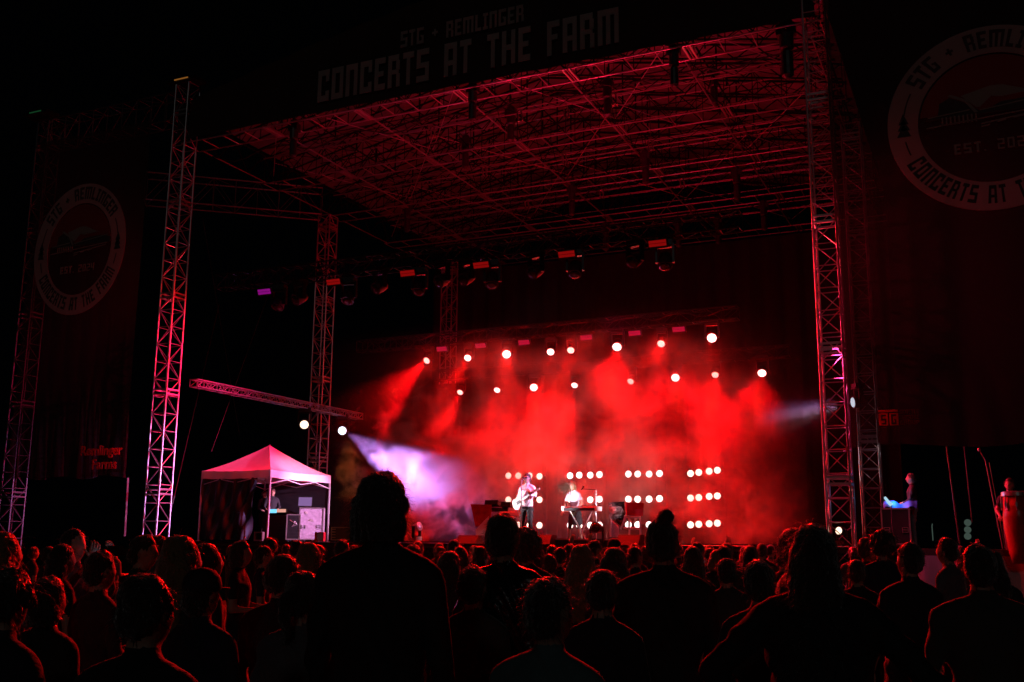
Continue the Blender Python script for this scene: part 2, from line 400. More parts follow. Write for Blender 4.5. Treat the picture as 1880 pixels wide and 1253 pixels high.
for i, ((px, py), Y) in enumerate(hoists):
    p = atY(px, py, Y); big = 1.0 if i != 1 else 1.35
    r = empty('chain_hoist', (p.x, p.y, p.z), 0, 'black chain hoist '+hl[i], 'hoist', 'chain hoists hanging under the roof')
    MB().lathe([(.10*big, -.35*big), (.13*big, -.32*big), (.13*big, .2*big), (.08*big, .26*big)], n=14).box((0, .0, .05), (.34*big, .2*big, .2*big)).build('motor', M['black'], r)
    MB().tube((0, 0, .2), (0, 0, .2+max(.4, ZR+.1-p.z)), .02).build('chain', M['blackmetal'], r)
    MB().lathe([(.05, -.9*big), (.11*big, -.85*big), (.11*big, -.4*big), (.05, -.33*big)], n=12).build('chain_bag', M['black'], r)
marks = [(955, 213), (1128, 183), (1195, 268), (890, 316), (968, 378), (1037, 292), (1105, 357), (1253, 337), (1040, 207), (795, 243)]
for i, (px, py) in enumerate(marks):
    p = atY(px, py, [24.9, 24.9, 28.5, 28.5, 32.2, 28.9, 32.2, 32.2, 25.5, 25.2][i])
    o = MB().tube((-.05, 0, -.16), (-.09, 0, .16), .028).tube((.07, 0, -.16), (.03, 0, .16), .028).tube((-.09, 0, .16), (.03, 0, .16), .02).tube((-.01, 0, .16), (-.01, 0, 1.2), .006).build('shackle', M['shiny_red'], loc=p)
    tag(o, ['bright twin shackle under the letter H of the header', 'bright twin shackle under the letter M, largest of them', 'bright shackle at the second truss, banner side', 'pink twin shackle above the singer', 'shackle hanging at the middle truss, left of centre', 'shackle halfway along the second bay',
            'shackle at the middle truss above the keyboards', 'brightest shackle of the middle truss, towards the banner', 'small shackle just behind the front edge', 'dim shackle near the front edge, tent side'][i], 'shackle', 'shackles shining under the roof')
# diagonal outrigger truss and wing trusses
box_truss('outrigger_truss', (-27.9, 27.7, 13.95), (-22.9, 31.8, 13.95), .8, 1.05, .8, 'slanting double truss behind the front tower, reaching back to the dim tower', group=None, rc=.03, mt=M['dimmed_alu'], bmt=M['shaded_alu'])
box_truss('wing_truss', (-29.4, 24.3, 15.0), (-22.9, 24.3, 15.0), .6, .95, .65, 'dark truss across the top of the narrow logo banner', rc=.025, mt=M['shaded_alu'])
box_truss('wing_truss', (-2.7, 24.3, 15.0), (6.5, 24.3, 15.0), .6, .95, .65, 'dark truss across the top of the wide logo banner', rc=.025)
box_truss('side_truss', (-22.4+.0, 24.84, 6.33), (-22.4, 34.26, 6.33), .30, .22, .30, 'pink lit truss sloping across the tower above the white tent', rc=.024, rb=.013, mt=M['alu_paint'])

# ------------------------------------------------------------------ stage deck
d = empty('stage', (0, 0, 0), 0, 'raised black stage deck across the whole venue front', 'stage')
MB().box((-12.9, 32.5, 1.54), (20.6, 17.0, .12)).build('deck', M['deck'], d)
MB().box((-12.9, 24.0, 1.575), (20.7, .05, .06)).build('edge_strip', M['blackmetal'], d)
sk = MB(); n = 200
vs = []; fs = []
for i in range(n+1):
    x = -23.2+20.6*i/n; y = 24.06+.035*sin(i*1.1)+.02*sin(i*.37)
    vs += [(x, y, 0), (x, y, 1.54)]
for i in range(n): fs.append((2*i, 2*i+2, 2*i+3, 2*i+1))
sk.add(vs, fs).build('skirt', M['skirt'], d)
p = empty('side_platform', (0, 0, 0), 0, 'side platform with a pinkish grey skirt, to the banner side of the stage', 'platform')
MB().box((2.0, 28, 1.51), (8.0, 6.0, .14)).build('deck', M['deck'], p)
vs = []; fs = []
for i in range(81):
    x = -2.0+8.0*i/80; vs += [(x, 24.96+.02*sin(i*.9), 0), (x, 24.96+.02*sin(i*.9), 1.44)]
for i in range(80): fs.append((2*i, 2*i+2, 2*i+3, 2*i+1))
MB().add(vs, fs).build('skirt', M['skirt_pink'], p)
# rear drape
def drape(name, x0, x1, y, z0, z1, amp, wl, mt, label, cat):
    n = int((x1-x0)/.12); vs = []; fs = []
    for i in range(n+1):
        x = x0+(x1-x0)*i/n; dy = amp*sin(x*2*pi/wl)+amp*.5*sin(x*2*pi/wl*2.3+1)
        vs += [(x, y+dy, z0), (x, y+dy*.6, (z0+z1)/2), (x, y+dy*.3, z1)]
    for i in range(n):
        a = 3*i; fs += [(a, a+3, a+4, a+1), (a+1, a+4, a+5, a+2)]
    o = MB().add(vs, fs).build(name, mt, smooth=True); return tag(o, label, cat)
drape('backdrop_curtain', -23.0, -3.0, 41.0, DZ, 13.9, .10, .9, M['drape'], 'black pleated curtain closing the back of the stage', 'curtain')
drape('stage_left_curtain', -22.3, -20.0, 38.2, DZ, 8.2, .06, .5, M['drape'], 'short black pleated curtain behind the tent side of the stage', 'curtain')
# guy wires
for i, (a, b_) in enumerate([((375, 300), (425, 640)), ((470, 560), (345, 985)), ((400, 620), (312, 950)), ((640, 560), (720, 980)), ((1548, 500), (1730, 430))]): pass
cables = [(((402, 560), 30), ((310, 955), 25.5), .016, 'stay pole slanting down behind the front tower, lit violet'), (((500, 520), 31), ((388, 830), 26), .010, 'thin guy wire crossing behind the tent peak'),
          (((372, 400), 30), ((440, 800), 30), .008, 'thin guy wire above the tent'), (((1738, 820), 24.5), ((1762, 1000), 24.2), .02, 'pink lit slanting stay below the wide banner'), (((1770, 820), 26), ((1785, 960), 26), .014, 'faint stay below the wide banner, behind the pink one'),
          (((1636, 930), 24.2), ((1640, 995), 24.0), .010, 'thin pink cord in front of the black road case')]
for (a, Ya), (b_, Yb), r_, lab in cables:
    o = MB().tube(atY(*a, Ya), atY(*b_, Yb), r_).build('guy_wire', M['shaded_alu']); tag(o, lab, 'guy wire')
o = MB().path([atY(235, 878, 24), atY(232, 930, 24), atY(229, 985, 24)], .03).build('banner_pole', M['alu_paint']); tag(o, 'thin violet lit pole standing under the corner of the narrow banner', 'pole')

# ------------------------------------------------------------------ block lettering
GL = {}
def G(ch, rects, w=.56): GL[ch] = (rects, w)
t = .185
G('C', [(0, 0, t, 1), (t, 0, .56, t), (t, 1-t, .56, 1), (.39, .62, .56, 1-t), (.39, t, .56, .32)])
G('O', [(0, 0, t, 1), (.39, 0, .56, 1), (t, 0, .39, t), (t, 1-t, .39, 1)])
G('N', [(0, 0, t, 1), (.39, 0, .56, 1), (t, 1-t, .39, 1)])
G('E', [(0, 0, t, 1), (t, 0, .5, t), (t, 1-t, .5, 1), (t, .42, .42, .58)], .5)
G('R', [(0, 0, t, 1), (t, 1-t, .5, 1), (.37, .52, .54, 1-t), (t, .40, .5, .54), (.39, 0, .56, .40)])
G('T', [(.165, 0, .335, 1-t), (0, 1-t, .5, 1)], .5)
G('S', [(0, 0, .56, t), (.39, t, .56, .42), (0, .42, .56, .58), (0, .58, t, 1-t), (0, 1-t, .56, 1)])
G('A', [(0, 0, t, 1), (.39, 0, .56, 1), (t, 1-t, .39, 1), (t, .32, .39, .47)])
G('H', [(0, 0, t, 1), (.39, 0, .56, 1), (t, .42, .39, .58)])
G('F', [(0, 0, t, 1), (t, 1-t, .5, 1), (t, .45, .42, .6)], .5)
G('M', [(0, 0, t, 1), (.32, 0, .49, 1-t), (.64, 0, .81, 1), (t, 1-t, .64, 1)], .81)
G('+', [(.0, .42, .44, .56), (.15, .27, .29, .42), (.15, .56, .29, .71)], .44)
G('G', [(0, 0, t, 1), (t, 0, .56, t), (t, 1-t, .56, 1), (.39, t, .56, .5), (.3, .42, .39, .54)])
G('L', [(0, 0, t, 1), (t, 0, .46, t)], .46)
G('I', [(.1, t, .27, 1-t), (0, 0, .37, t), (0, 1-t, .37, 1)], .37)
G('.', [(0, 0, .14, .14)], .14)
G('2', [(0, 0, .5, .13), (0, .13, .13, .5), (0, .45, .5, .57), (.37, .57, .5, .87), (0, .87, .5, 1)], .5)
G('0', [(0, 0, .13, 1), (.37, 0, .5, 1), (.13, 0, .37, .13), (.13, .87, .37, 1)], .5)
G('4', [(.37, 0, .5, 1), (0, .35, .37, .48), (0, .48, .13, 1)], .5)
G('U', [(0, 0, t, 1), (.39, 0, .56, 1), (t, 0, .39, t)])
G('P', [(0, 0, t, 1), (t, 1-t, .56, 1), (.39, .5, .56, 1-t), (t, .42, .56, .55)])
G(' ', [], .42)
def textw(s, gap=.12): return sum(GL[c][1]+gap for c in s)-gap
def text_block(mb, s, org, ex, ey, ez, h, width, th=.01, gap=.12, slope=None):
    """lay s from org along ex, total width; slope(x) lifts letters"""
    W = textw(s, gap); x = 0
    for c in s:
        rs, cw = GL[c]
        for (a, b, c_, d_) in rs:
            def P(u, v): X = (x+u)/W*width; return (X, v*h+(slope(X) if slope else 0))
            q = [P(a, b), P(c_, b), P(c_, d_), P(a, d_)]
            mb.poly(q, th, org, ex, ey, ez)
        x += cw+gap
def text_arc(mb, s, cen, ex, ey, ez, r0, r1, a0, a1, top=True, th=.01, gap=.16):
    W = textw(s, gap); x = 0
    for c in s:
        rs, cw = GL[c]
        for (a, b, c_, d_) in rs:
            def P(u, v):
                ang = radians(a0+(a1-a0)*(x+u)/W); rr = r0+(r1-r0)*v if top else r1-(r1-r0)*v
                return (rr*cos(ang), rr*sin(ang))
            nseg = 2; 
            for q in range(nseg):
                u0 = a+(c_-a)*q/nseg; u1 = a+(c_-a)*(q+1)/nseg
                pts = [P(u0, b), P(u1, b), P(u1, d_), P(u0, d_)]
                mb.poly(pts, th, cen, ex, ey, ez)
        x += cw+gap
EX, EY, EZ = Vector((1, 0, 0)), Vector((0, 0, 1)), Vector((0, -1, 0))
# header sign
hs = empty('header_sign', (0, 0, 0), 0, 'long black header banner reading CONCERTS AT THE FARM on the roof edge', 'sign')
vs = []; fs = []
for i in range(101):
    x = XL-.2+(XR-XL+.2)*i/100; top = 15.4+1.7*(1-abs(2*(x-XL)/(XR-XL)-1)**1.3)
    yy = 23.86+.03*sin(i*.7)
    vs += [(x, yy, 14.16), (x, yy, top)]
for i in range(100): fs.append((2*i, 2*i+2, 2*i+3, 2*i+1))
MB().add(vs, fs).build('banner_cloth', M['header_cloth'], hs)
hb = MB()
text_block(hb, 'CONCERTS AT THE FARM', (-17.45, 23.79, 14.45), EX, EY, EZ, 1.0, 9.45, gap=.13)
hb.build('lettering', M['print'], hs).data.materials[0] = M['print']
hb = MB(); text_block(hb, 'STG + REMLINGER', (-14.62, 23.79, 15.63), EX, EY, EZ, .5, 3.9, gap=.13)
hb.build('upper_lettering', M['print2'], hs)

def logo(parent, cx, cz, rx, rz, y):
    cen = Vector((cx, y, cz)); ex = EX*rx; ey = EY*rz
    n = 96; ring = MB()
    for k in range(n):
        a, b_ = 2*pi*k/n, 2*pi*(k+1)/n
        ring.poly([(cos(a)*.70, sin(a)*.70), (cos(a), sin(a)), (cos(b_), sin(b_)), (cos(b_)*.70, sin(b_)*.70)], .012, cen, ex, ey, EZ)
    ring.build('logo_ring', M['print2'], parent)
    c2 = cen+EZ*.016
    tx = MB(); text_arc(tx, 'STG + REMLINGER', c2, ex, ey, EZ, .76, .95, 147, 33, True)
    text_arc(tx, 'CONCERTS AT THE FARM', c2, ex, ey, EZ, .74, .93, 206, 334, False)
    for s_ in (-1, 1):
        for (q0, q1) in ((153, 170), (190, 201)):
            for k in range(6):
                aa = [radians(q0+(q1-q0)*(k+j)/6) for j in (0, 1)]
                tx.poly([(s_*-cos(pi-aa[0])*-1*.84*-1 if 0 else s_*cos(aa[0])*.835, sin(aa[0])*.835), (s_*cos(aa[0])*.85, sin(aa[0])*.85), (s_*cos(aa[1])*.85, sin(aa[1])*.85), (s_*cos(aa[1])*.835, sin(aa[1])*.835)][::s_], .01, c2, ex, ey, EZ)
        for q in range(3): tx.poly([(s_*-.84-.07+.01*q, -.09+.07*q), (s_*-.84+.07-.01*q, -.09+.07*q), (s_*-.84, .05+.06*q)], .01, c2, ex, ey, EZ)
    tx.build('ring_lettering', M['print_black'], parent)
    sky = MB(); pts = [(cos(radians(a))*.68, sin(radians(a))*.68) for a in range(4, 177, 6)]
    sky.poly(pts, .008, cen, ex, ey, EZ); sky.build('logo_sky', M['print_red'], parent)
    hill = MB(); hill.poly([(-.62, .05), (-.5, .10), (-.48, .22), (-.38, .27), (-.25, .2), (-.1, .08), (0, .1), (.1, .15), (.45, .16), (.67, .12), (.67, .04)][::-1], .012, cen, ex, ey, EZ)
    hill.build('logo_hill', M['print_black'], parent)
    bn = MB(); z = cen+EZ*.018
    bn.poly([(-.40, .29), (-.36, .30), (-.22, .22), (-.12, .07), (-.155, .07), (-.24, .2)][::-1], .008, z, ex, ey, EZ)
    bn.poly([(-.27, .27), (0, .335), (.12, .33), (.0, .21), (-.10, .12), (-.14, .13)][::-1], .008, z, ex, ey, EZ)
    bn.poly([(0, .335), (.12, .33), (.34, .24), (.42, .22), (.1, .2), (.02, .22)][::-1], .008, z+EZ*.002, ex, ey, EZ)
    for (a, b_) in (((-.6, .07), (-.2, .10)), ((-.1, .08), (.62, .15)), ((-.62, -.04), (.62, .03)), ((-.1, -.07), (.6, .0)), ((-.1, -.10), (-.02, -.09)), ((.05, -.07), (.13, -.06)), ((.2, -.05), (.3, -.04))):
        bn.poly([(a[0], a[1]), (b_[0], b_[1]), (b_[0], b_[1]+.012), (a[0], a[1]+.012)], .006, z+EZ*.004, ex, ey, EZ)
    for q in range(9): bn.poly([(-.47+.04*q, -.03), (-.455+.04*q, -.03), (-.455+.04*q, .06), (-.47+.04*q, .06)], .006, z+EZ*.004, ex, ey, EZ)
    bn.build('logo_barn', M['print_dim'], parent)
    es = MB(); text_block(es, 'EST. 2024', cen+ex*-.37+ey*-.36+EZ*.01, EX, EY, EZ, rz*.11, rx*.74, gap=.22)
    es.build('logo_date', M['print_dim'], parent)
def banner(x0, x1, z0, z1, y, label, amp, foldz, mt='scrim'):
    r = empty('logo_banner', (0, 0, 0), 0, label, 'banner', 'big hanging logo banners beside the stage'); nx, nz = 110, 50; vs = []; fs = []
    for i in range(nx+1):
        for j in range(nz+1):
            u = i/nx; v = j/nz; x = x0+(x1-x0)*u; z = z0+(z1-z0)*v
            k = max(0, 1-(z-z0)/foldz)**1.2
            dy = .02*sin(u*23)+amp*k*(sin(u*34+1.5*sin(u*9))+.5*sin(u*61+2*v)); 
            vs.append((x+amp*.4*k*sin(u*47), y+abs(dy)*1.0+.03, z+(.05*sin(u*17)*k)))
    for i in range(nx):
        for j in range(nz): a = i*(nz+1)+j; fs.append((a, a+nz+1, a+nz+2, a+1))
    o = MB().add(vs, fs).build('banner_cloth', M[mt], r, smooth=True); return r
bl = banner(-28.7, -23.75, 3.5, 14.9, 23.55, 'narrow looking dark banner with a round barn logo, hanging between two towers', .16, 3.2)
logo(bl, -26.38, 10.88, 2.0, 2.2, 23.53)
bl2 = banner(-2.78, 6.8, 3.7, 15.0, 23.2, 'wide dark banner with a round barn logo, cut off by the photo edge', .05, 2.0)
logo(bl2, .55, 10.68, 2.10, 2.08, 23.18)
# theatre group logo on the wide banner
tb_ = MB(); o_ = atY(1614, 782, 23.15); e_ = atY(1648, 752, 23.15); W_ = e_.x-o_.x; H_ = e_.z-o_.z
bgm = MB(); bgm.poly([(0, H_*.86), (W_, H_*.86), (W_, H_), (0, H_)], .01, (o_.x, 23.18, o_.z), EX, EY, EZ)
bgm.poly([(0, 0), (W_*.47, 0), (W_*.47, H_*.78), (0, H_*.78)], .01, (o_.x, 23.18, o_.z), EX, EY, EZ)
bgm.poly([(W_*.55, 0), (W_, 0), (W_, H_*.78), (W_*.55, H_*.78)], .01, (o_.x, 23.18, o_.z), EX, EY, EZ)
bgm.build('red_blocks', M['redlogo'], bl2)
text_block(tb_, 'S', (o_.x+W_*.12, 23.168, o_.z+H_*.06), EX, EY, EZ, H_*.64, W_*.26, th=.004)
text_block(tb_, 'G', (o_.x+W_*.64, 23.168, o_.z+H_*.06), EX, EY, EZ, H_*.64, W_*.26, th=.004)
tb_.build('block_letters', M['print_black'], bl2)
tg = MB()
for i_, s_ in enumerate(('SEATTLE', 'THEATRE', 'GROUP')):
    text_block(tg, s_, (o_.x+W_*1.08, 23.17, o_.z+H_*(.70-.34*i_)), EX, EY, EZ, H_*.26, W_*.98, th=.006)
tg.build('group_name', M['dullredlogo'], bl2)
# script sign on the narrow banner
def font_obj(name, s, size, loc, mt, parent, ext=.004):
    c = bpy.data.curves.new(name, 'FONT'); c.body = s; c.size = size; c.extrude = ext; c.offset = size*.02; c.align_x = 'CENTER'
    tmp = bpy.data.objects.new(name, c); COL.objects.link(tmp); dg = bpy.context.evaluated_depsgraph_get()
    me = bpy.data.meshes.new_from_object(tmp.evaluated_get(dg)); bpy.data.objects.remove(tmp)
    me.materials.clear(); me.materials.append(mt)
    o = bpy.data.objects.new(name, me); COL.objects.link(o); o.location = loc; o.rotation_euler = (pi/2, 0, 0); o.parent = parent; return o
fo = font_obj('farm_name', 'Remlinger\n   Farms', .42, (-24.6, 23.45, 4.15), M['redlogo'], bl)

# ------------------------------------------------------------------ lamps
def spot(parent, loc, target, power, color, ang, blend=.4, rad=.12, name='beam_light', vol=1.0):
    L = bpy.data.lights.new(name, 'SPOT'); L.energy = power; L.color = color; L.spot_size = radians(ang); L.spot_blend = blend; L.shadow_soft_size = rad
    o = bpy.data.objects.new(name, L); COL.objects.link(o)
    o.location = loc; o.rotation_euler = (Vector(target)-Vector(loc)).to_track_quat('-Z', 'Y').to_euler()
    if parent: o.parent = parent; o.matrix_parent_inverse = Matrix.Translation(-Vector(parent.location))
    return o
def area(loc, target, power, color, sx, sy, name='red_fill_light', spread=180):
    L = bpy.data.lights.new(name, 'AREA'); L.energy = power; L.color = color; L.shape = 'RECTANGLE'; L.size = sx; L.size_y = sy; L.spread = radians(spread)
    o = bpy.data.objects.new(name, L); COL.objects.link(o); o.location = loc
    o.rotation_euler = (Vector(target)-Vector(loc)).to_track_quat('-Z', 'Y').to_euler(); return o
def moving_head(loc, target, label, group, lens, sc=1.0, hang=True):
    """loc = centre of the lamp head; hangs from a clamp above (or stands on its base)"""
    r = empty('moving_head_lamp', loc, 0, label, 'stage lamp', group); d = (Vector(target)-Vector(loc)).normalized()
    s = 1 if hang else -1; k = sc
    rz = atan2(d.y, d.x)-pi/2; Rz = Matrix.Rotation(rz, 3, 'Z')
    MB().box((0, 0, s*.42*k), (.36*k, .26*k, .14*k), Rz).build('base', M['black'], r)
    y = MB()
    for a in (-1, 1):
        y.box(Rz @ Vector((a*.19*k, 0, s*.18*k)), (.05*k, .12*k, .44*k), Rz)
    y.box(Rz @ Vector((0, 0, s*.34*k)), (.42*k, .13*k, .05*k), Rz); y.build('yoke', M['blackmetal'], r)
    R = d.to_track_quat('Z', 'Y').to_matrix()
    h = MB().lathe([(.08*k, -.22*k), (.13*k, -.18*k), (.155*k, -.05*k), (.16*k, .12*k), (.165*k, .13*k), (.165*k, .16*k), (.14*k, .16*k)], n=20, ax=R)
    h.build('lamp_head', M['black'], r)
    MB().lathe([(.138*k, .150*k), (.12*k, .185*k), (.07*k, .205*k), (.01*k, .21*k)], n=20, ax=R).build('lens', M[lens], r, smooth=True)
    return r, d
RED = (1.0, .0007, .0035)
row1 = [((784, 662), (640, 790), 2.2, 42), ((859, 657), (790, 790), 1.6, 32), ((930, 650), (925, 760), .5, 26), ((1011, 646), (975, 800), 1.8, 20), ((1048, 643), (1000, 800), 2.0, 22), ((1133, 636), (1105, 800), 1.8, 50), ((1214, 631), (1160, 760), 1.0, 42), ((1307, 620), (1290, 720), .5, 30)]
row2 = [((845, 720), (760, 900), 2.6, 42), ((913, 716), (830, 880), 2.6, 40), ((980, 711), (965, 900), 3., 52), ((1055, 707), (990, 900), 2.6, 46), ((1158, 700), (1070, 860), 2.6, 44), ((1240, 693), (1225, 860), 3., 60), ((1313, 688), (1290, 860), 3., 52), ((1399, 684), (1380, 850), 2., 60)]
ordn = ['first', 'second', 'third', 'fourth', 'fifth', 'sixth', 'seventh', 'eighth']
for rw, Y, nm in ((row1, 32.4, 'upper'), (row2, 37.0, 'lower')):
    for i, ((px, py), (tx, ty), pw, ang) in enumerate(rw):
        p = atY(px, py, Y); tgt = atY(tx, ty, Y-4.0) if abs(tx-px) > 15 else p+((CAM-p).normalized()*3+Vector((0, 0, -1.1)))
        dd = (tgt-p).normalized(); loc = p-dd*.12
        r, d_ = moving_head(loc, tgt, '%s glowing red beam lamp from the tent side in the %s lamp row' % (ordn[i], nm), 'red beam lamps over the stage', 'lens_red2' if i in (0, 4, 6) else 'lens_red', .92 if i in (0, 1, 3, 4, 6) else 1.1)
        spot(r, p+dd*.13, tgt, 2400*pw, RED, ang*.85, .8, .08)
        spot(r, p+dd*.13, tgt, 480*min(pw, 2.2), (1, .055, .008), 15, 1.0, .08)
        PL = bpy.data.lights.new('lens_spill', 'POINT'); PL.energy = 50; PL.color = (1, .002, .002); PL.shadow_soft_size = .12; pl_ = bpy.data.objects.new('lens_spill', PL); COL.objects.link(pl_); pl_.location = p+dd*.3+(CAM-p).normalized()*.12
box_truss('lamp_truss', (-21.3, 32.4, 8.62), (-7.0, 32.4, 8.72), .4, .4, .5, 'dark truss carrying the upper row of red beam lamps', mt=M['blackmetal'])
box_truss('lamp_truss', (-20.6, 37.0, 8.16), (-6.2, 37.0, 8.20), .4, .4, .5, 'dark truss carrying the lower row of red beam lamps', mt=M['blackmetal'])
box_truss('lamp_truss', (-21.9, 25.2, 9.45), (-5.3, 25.2, 9.45), .45, .45, .5, 'downstage truss with unlit lamps, in front of the roof', mt=M['blackmetal'])
def panel(px, py, Y, w_, h_, mt, label, group):
    p = atY(px, py, Y); r = empty('light_panel', p, 0, label, 'light panel', group)
    MB().box((0, .05, 0), (w_+.06, .08, h_+.06), Matrix.Rotation(radians(25), 3, 'X')).build('housing', M['black'], r)
    f = MB(); Rm = Matrix.Rotation(radians(25), 3, 'X')
    for a in (-1, 1):
        f.box(Rm @ Vector((0, 0, a*h_*.25)), (w_, .02, h_*.44), Rm)
    f.build('lit_face', mt, r); return p
for i, (px, py) in enumerate([(811, 641), (882, 635), (962, 629), (1076, 620), (1165, 612), (1246, 605)]):
    panel(px, py, 32.2, .40, .16, M['panel_lit'], '%s small pink panel from the tent side on the upper lamp truss' % ordn[i], 'pink strobe panels above the red lamps')
L1 = [(485, 536), (612, 518), (748, 502), (883, 487), (1040, 467), (1207, 447)]
for i, (px, py) in enumerate(L1):
    p = panel(px, py, 24.9, .46, .17, M['panel_mag'] if i == 0 else M['panel_red'], '%s red panel from the tent side on the downstage truss' % ordn[i] if i else 'small magenta panel at the tent end of the downstage truss', 'red panels on the downstage truss')
    area(p+Vector((0, .5, .95)), p+Vector((0, 3.0, 6)), [7, 10, 36, 78, 100, 92][i], (1, .008, .05), .5, .3)  # added uplight over each panel to redden the roof trusses
    area(p+Vector((0, -.35, -.1)), p+Vector((0, -5.0, -2.6)), [100, 650, 200, 2300, 300, 2000][i], (1, .006, .004), .5, .25)
spot(None, Vector((-14.2, 27.4, 8.0)), Vector((XL, 24.3, 5.5)), 7500, (1, .015, .14), 50, .9, .2, name='red_fill_light')  # added spot to redden the tent side tower; no fixture hangs here
spot(None, Vector((-10.0, 27.4, 8.0)), Vector((XR, 24, 5.5)), 9000, (1, .02, .10), 70, .9, .2, name='red_fill_light')  # added spot for the banner side tower, also without a fixture
spot(None, Vector((-3.8, 26.2, 8.6)), Vector((-.4, 23.1, 8.2)), 650, (1, .03, .05), 90, .9, .2, name='red_fill_light')  # added unseen spot shining through the wide banner from behind
spot(None, Vector((-22.0, 26.6, 8.6)), Vector((-26.6, 23.5, 10.4)), 750, (1, .03, .05), 90, .9, .2, name='red_fill_light')  # added unseen spot behind the narrow banner
un = [((640, 545), 0), ((697, 527), 1), ((770, 528), 0), ((812, 515), 1), ((857, 511), 1), ((904, 515), 0), ((984, 498), 1), ((1056, 495), 0), ((1166, 478), 1), ((1221, 480), 0), ((512, 557), 0), ((550, 548), 1)]
unl = ['just right of the dim tower', 'round, between the first two red panels', 'hanging low under the third red panel', 'round, right of the third red panel', 'round, left of the fourth red panel', 'hanging low under the fourth red panel', 'round, left of the doubled crossbars', 'hanging low under the fifth red panel',
       'round, left of the sixth red panel', 'hanging low under the sixth red panel', 'hanging at the tent end', 'round, on the tent side of the dim tower']
for i, ((px, py), kd) in enumerate(un):
    p = atY(px, py, 25.2); tgt = p+(Vector((.1, -.5, -1)) if kd == 0 else Vector((-.3, -.9, -.55)))
    moving_head(p, tgt, 'unlit lamp on the downstage truss, '+unl[i], 'unlit lamps on the downstage truss', 'lens_off', 1.15)
for (a, b_, n_, sag, lab) in (((-21.5, 25.25, 9.95), (-5.6, 25.25, 9.95), 12, .28, 'black cable loom sagging along the downstage truss'), ((-21, 32.4, 9.1), (-7.3, 32.4, 9.1), 9, .22, 'black cable loom along the upper lamp truss'), ((-20.3, 37, 8.6), (-6.5, 37, 8.6), 9, .2, 'black cable loom along the lower lamp truss'), ((XL+.4, 24.9, 13.9), (XR-.4, 24.9, 13.9), 7, .35, 'black cable loom hanging just behind the roof front edge')):
    a, b_ = Vector(a), Vector(b_); pts = []
    for i in range(n_*6+1):
        u = i/(n_*6); pts.append(a.lerp(b_, u)-Vector((0, 0, sag*(1-abs(2*((u*n_) % 1)-1)**2)*(.6+.4*sin(i*.9)))))
    tag(MB().path(pts, .022, n=5).build('cable_loom', M['black']), lab, 'cable loom', 'sagging cable looms')
# side truss lamps
p = atX(559, 778, -22.4); tgt = atD(700, 1000, 20)
moving_head(p, atD(500, 1150, 20), 'warm white lamp hanging from the side truss, in front of the dim tower', 'lamps on the sloping side truss', 'lens_warm', 1.15)
p2 = atX(629, 790, -22.4); tg2 = atY(778, 884, 31.4)
moving_head(p2, tg2-Vector((0, 6, 0)), 'bluish white lamp at the lower end of the side truss, beam into the smoke', 'lamps on the sloping side truss', 'lens_blue', 1.15)
spot(None, p2+(tg2-p2).normalized()*.35, tg2, 36000, (.60, .26, 1.0), 26, 1.0, .1)
p3 = atY(1577, 738, 26.0); tg3 = Vector((-19.5, 27.0, 2.8))
moving_head(p3, tg3+Vector((0, -9, 0)), 'small violet white lamp beside the red lit tower, behind the wide banner', None, 'lens_blue', .9)
spot(None, p3+(tg3-p3).normalized()*.3, tg3, 42000, (1, .46, .86), 12, .8, .1)
spot(None, p3+Vector((-.3, -.2, 0)), Vector((XL-2.6, 24.0, 2.4)), 15000, (.72, .36, 1.0), 19, .9, .1)
spot(None, p3+Vector((-.3, .1, 0)), Vector((-11.4, 25.6, 2.6)), 9000, (1, .74, .90), 9, .9, .1)
spot(None, p3+Vector((-.3, .15, 0)), Vector((-9.9, 26.9, 2.5)), 4500, (1, .74, .80), 10, .9, .1)
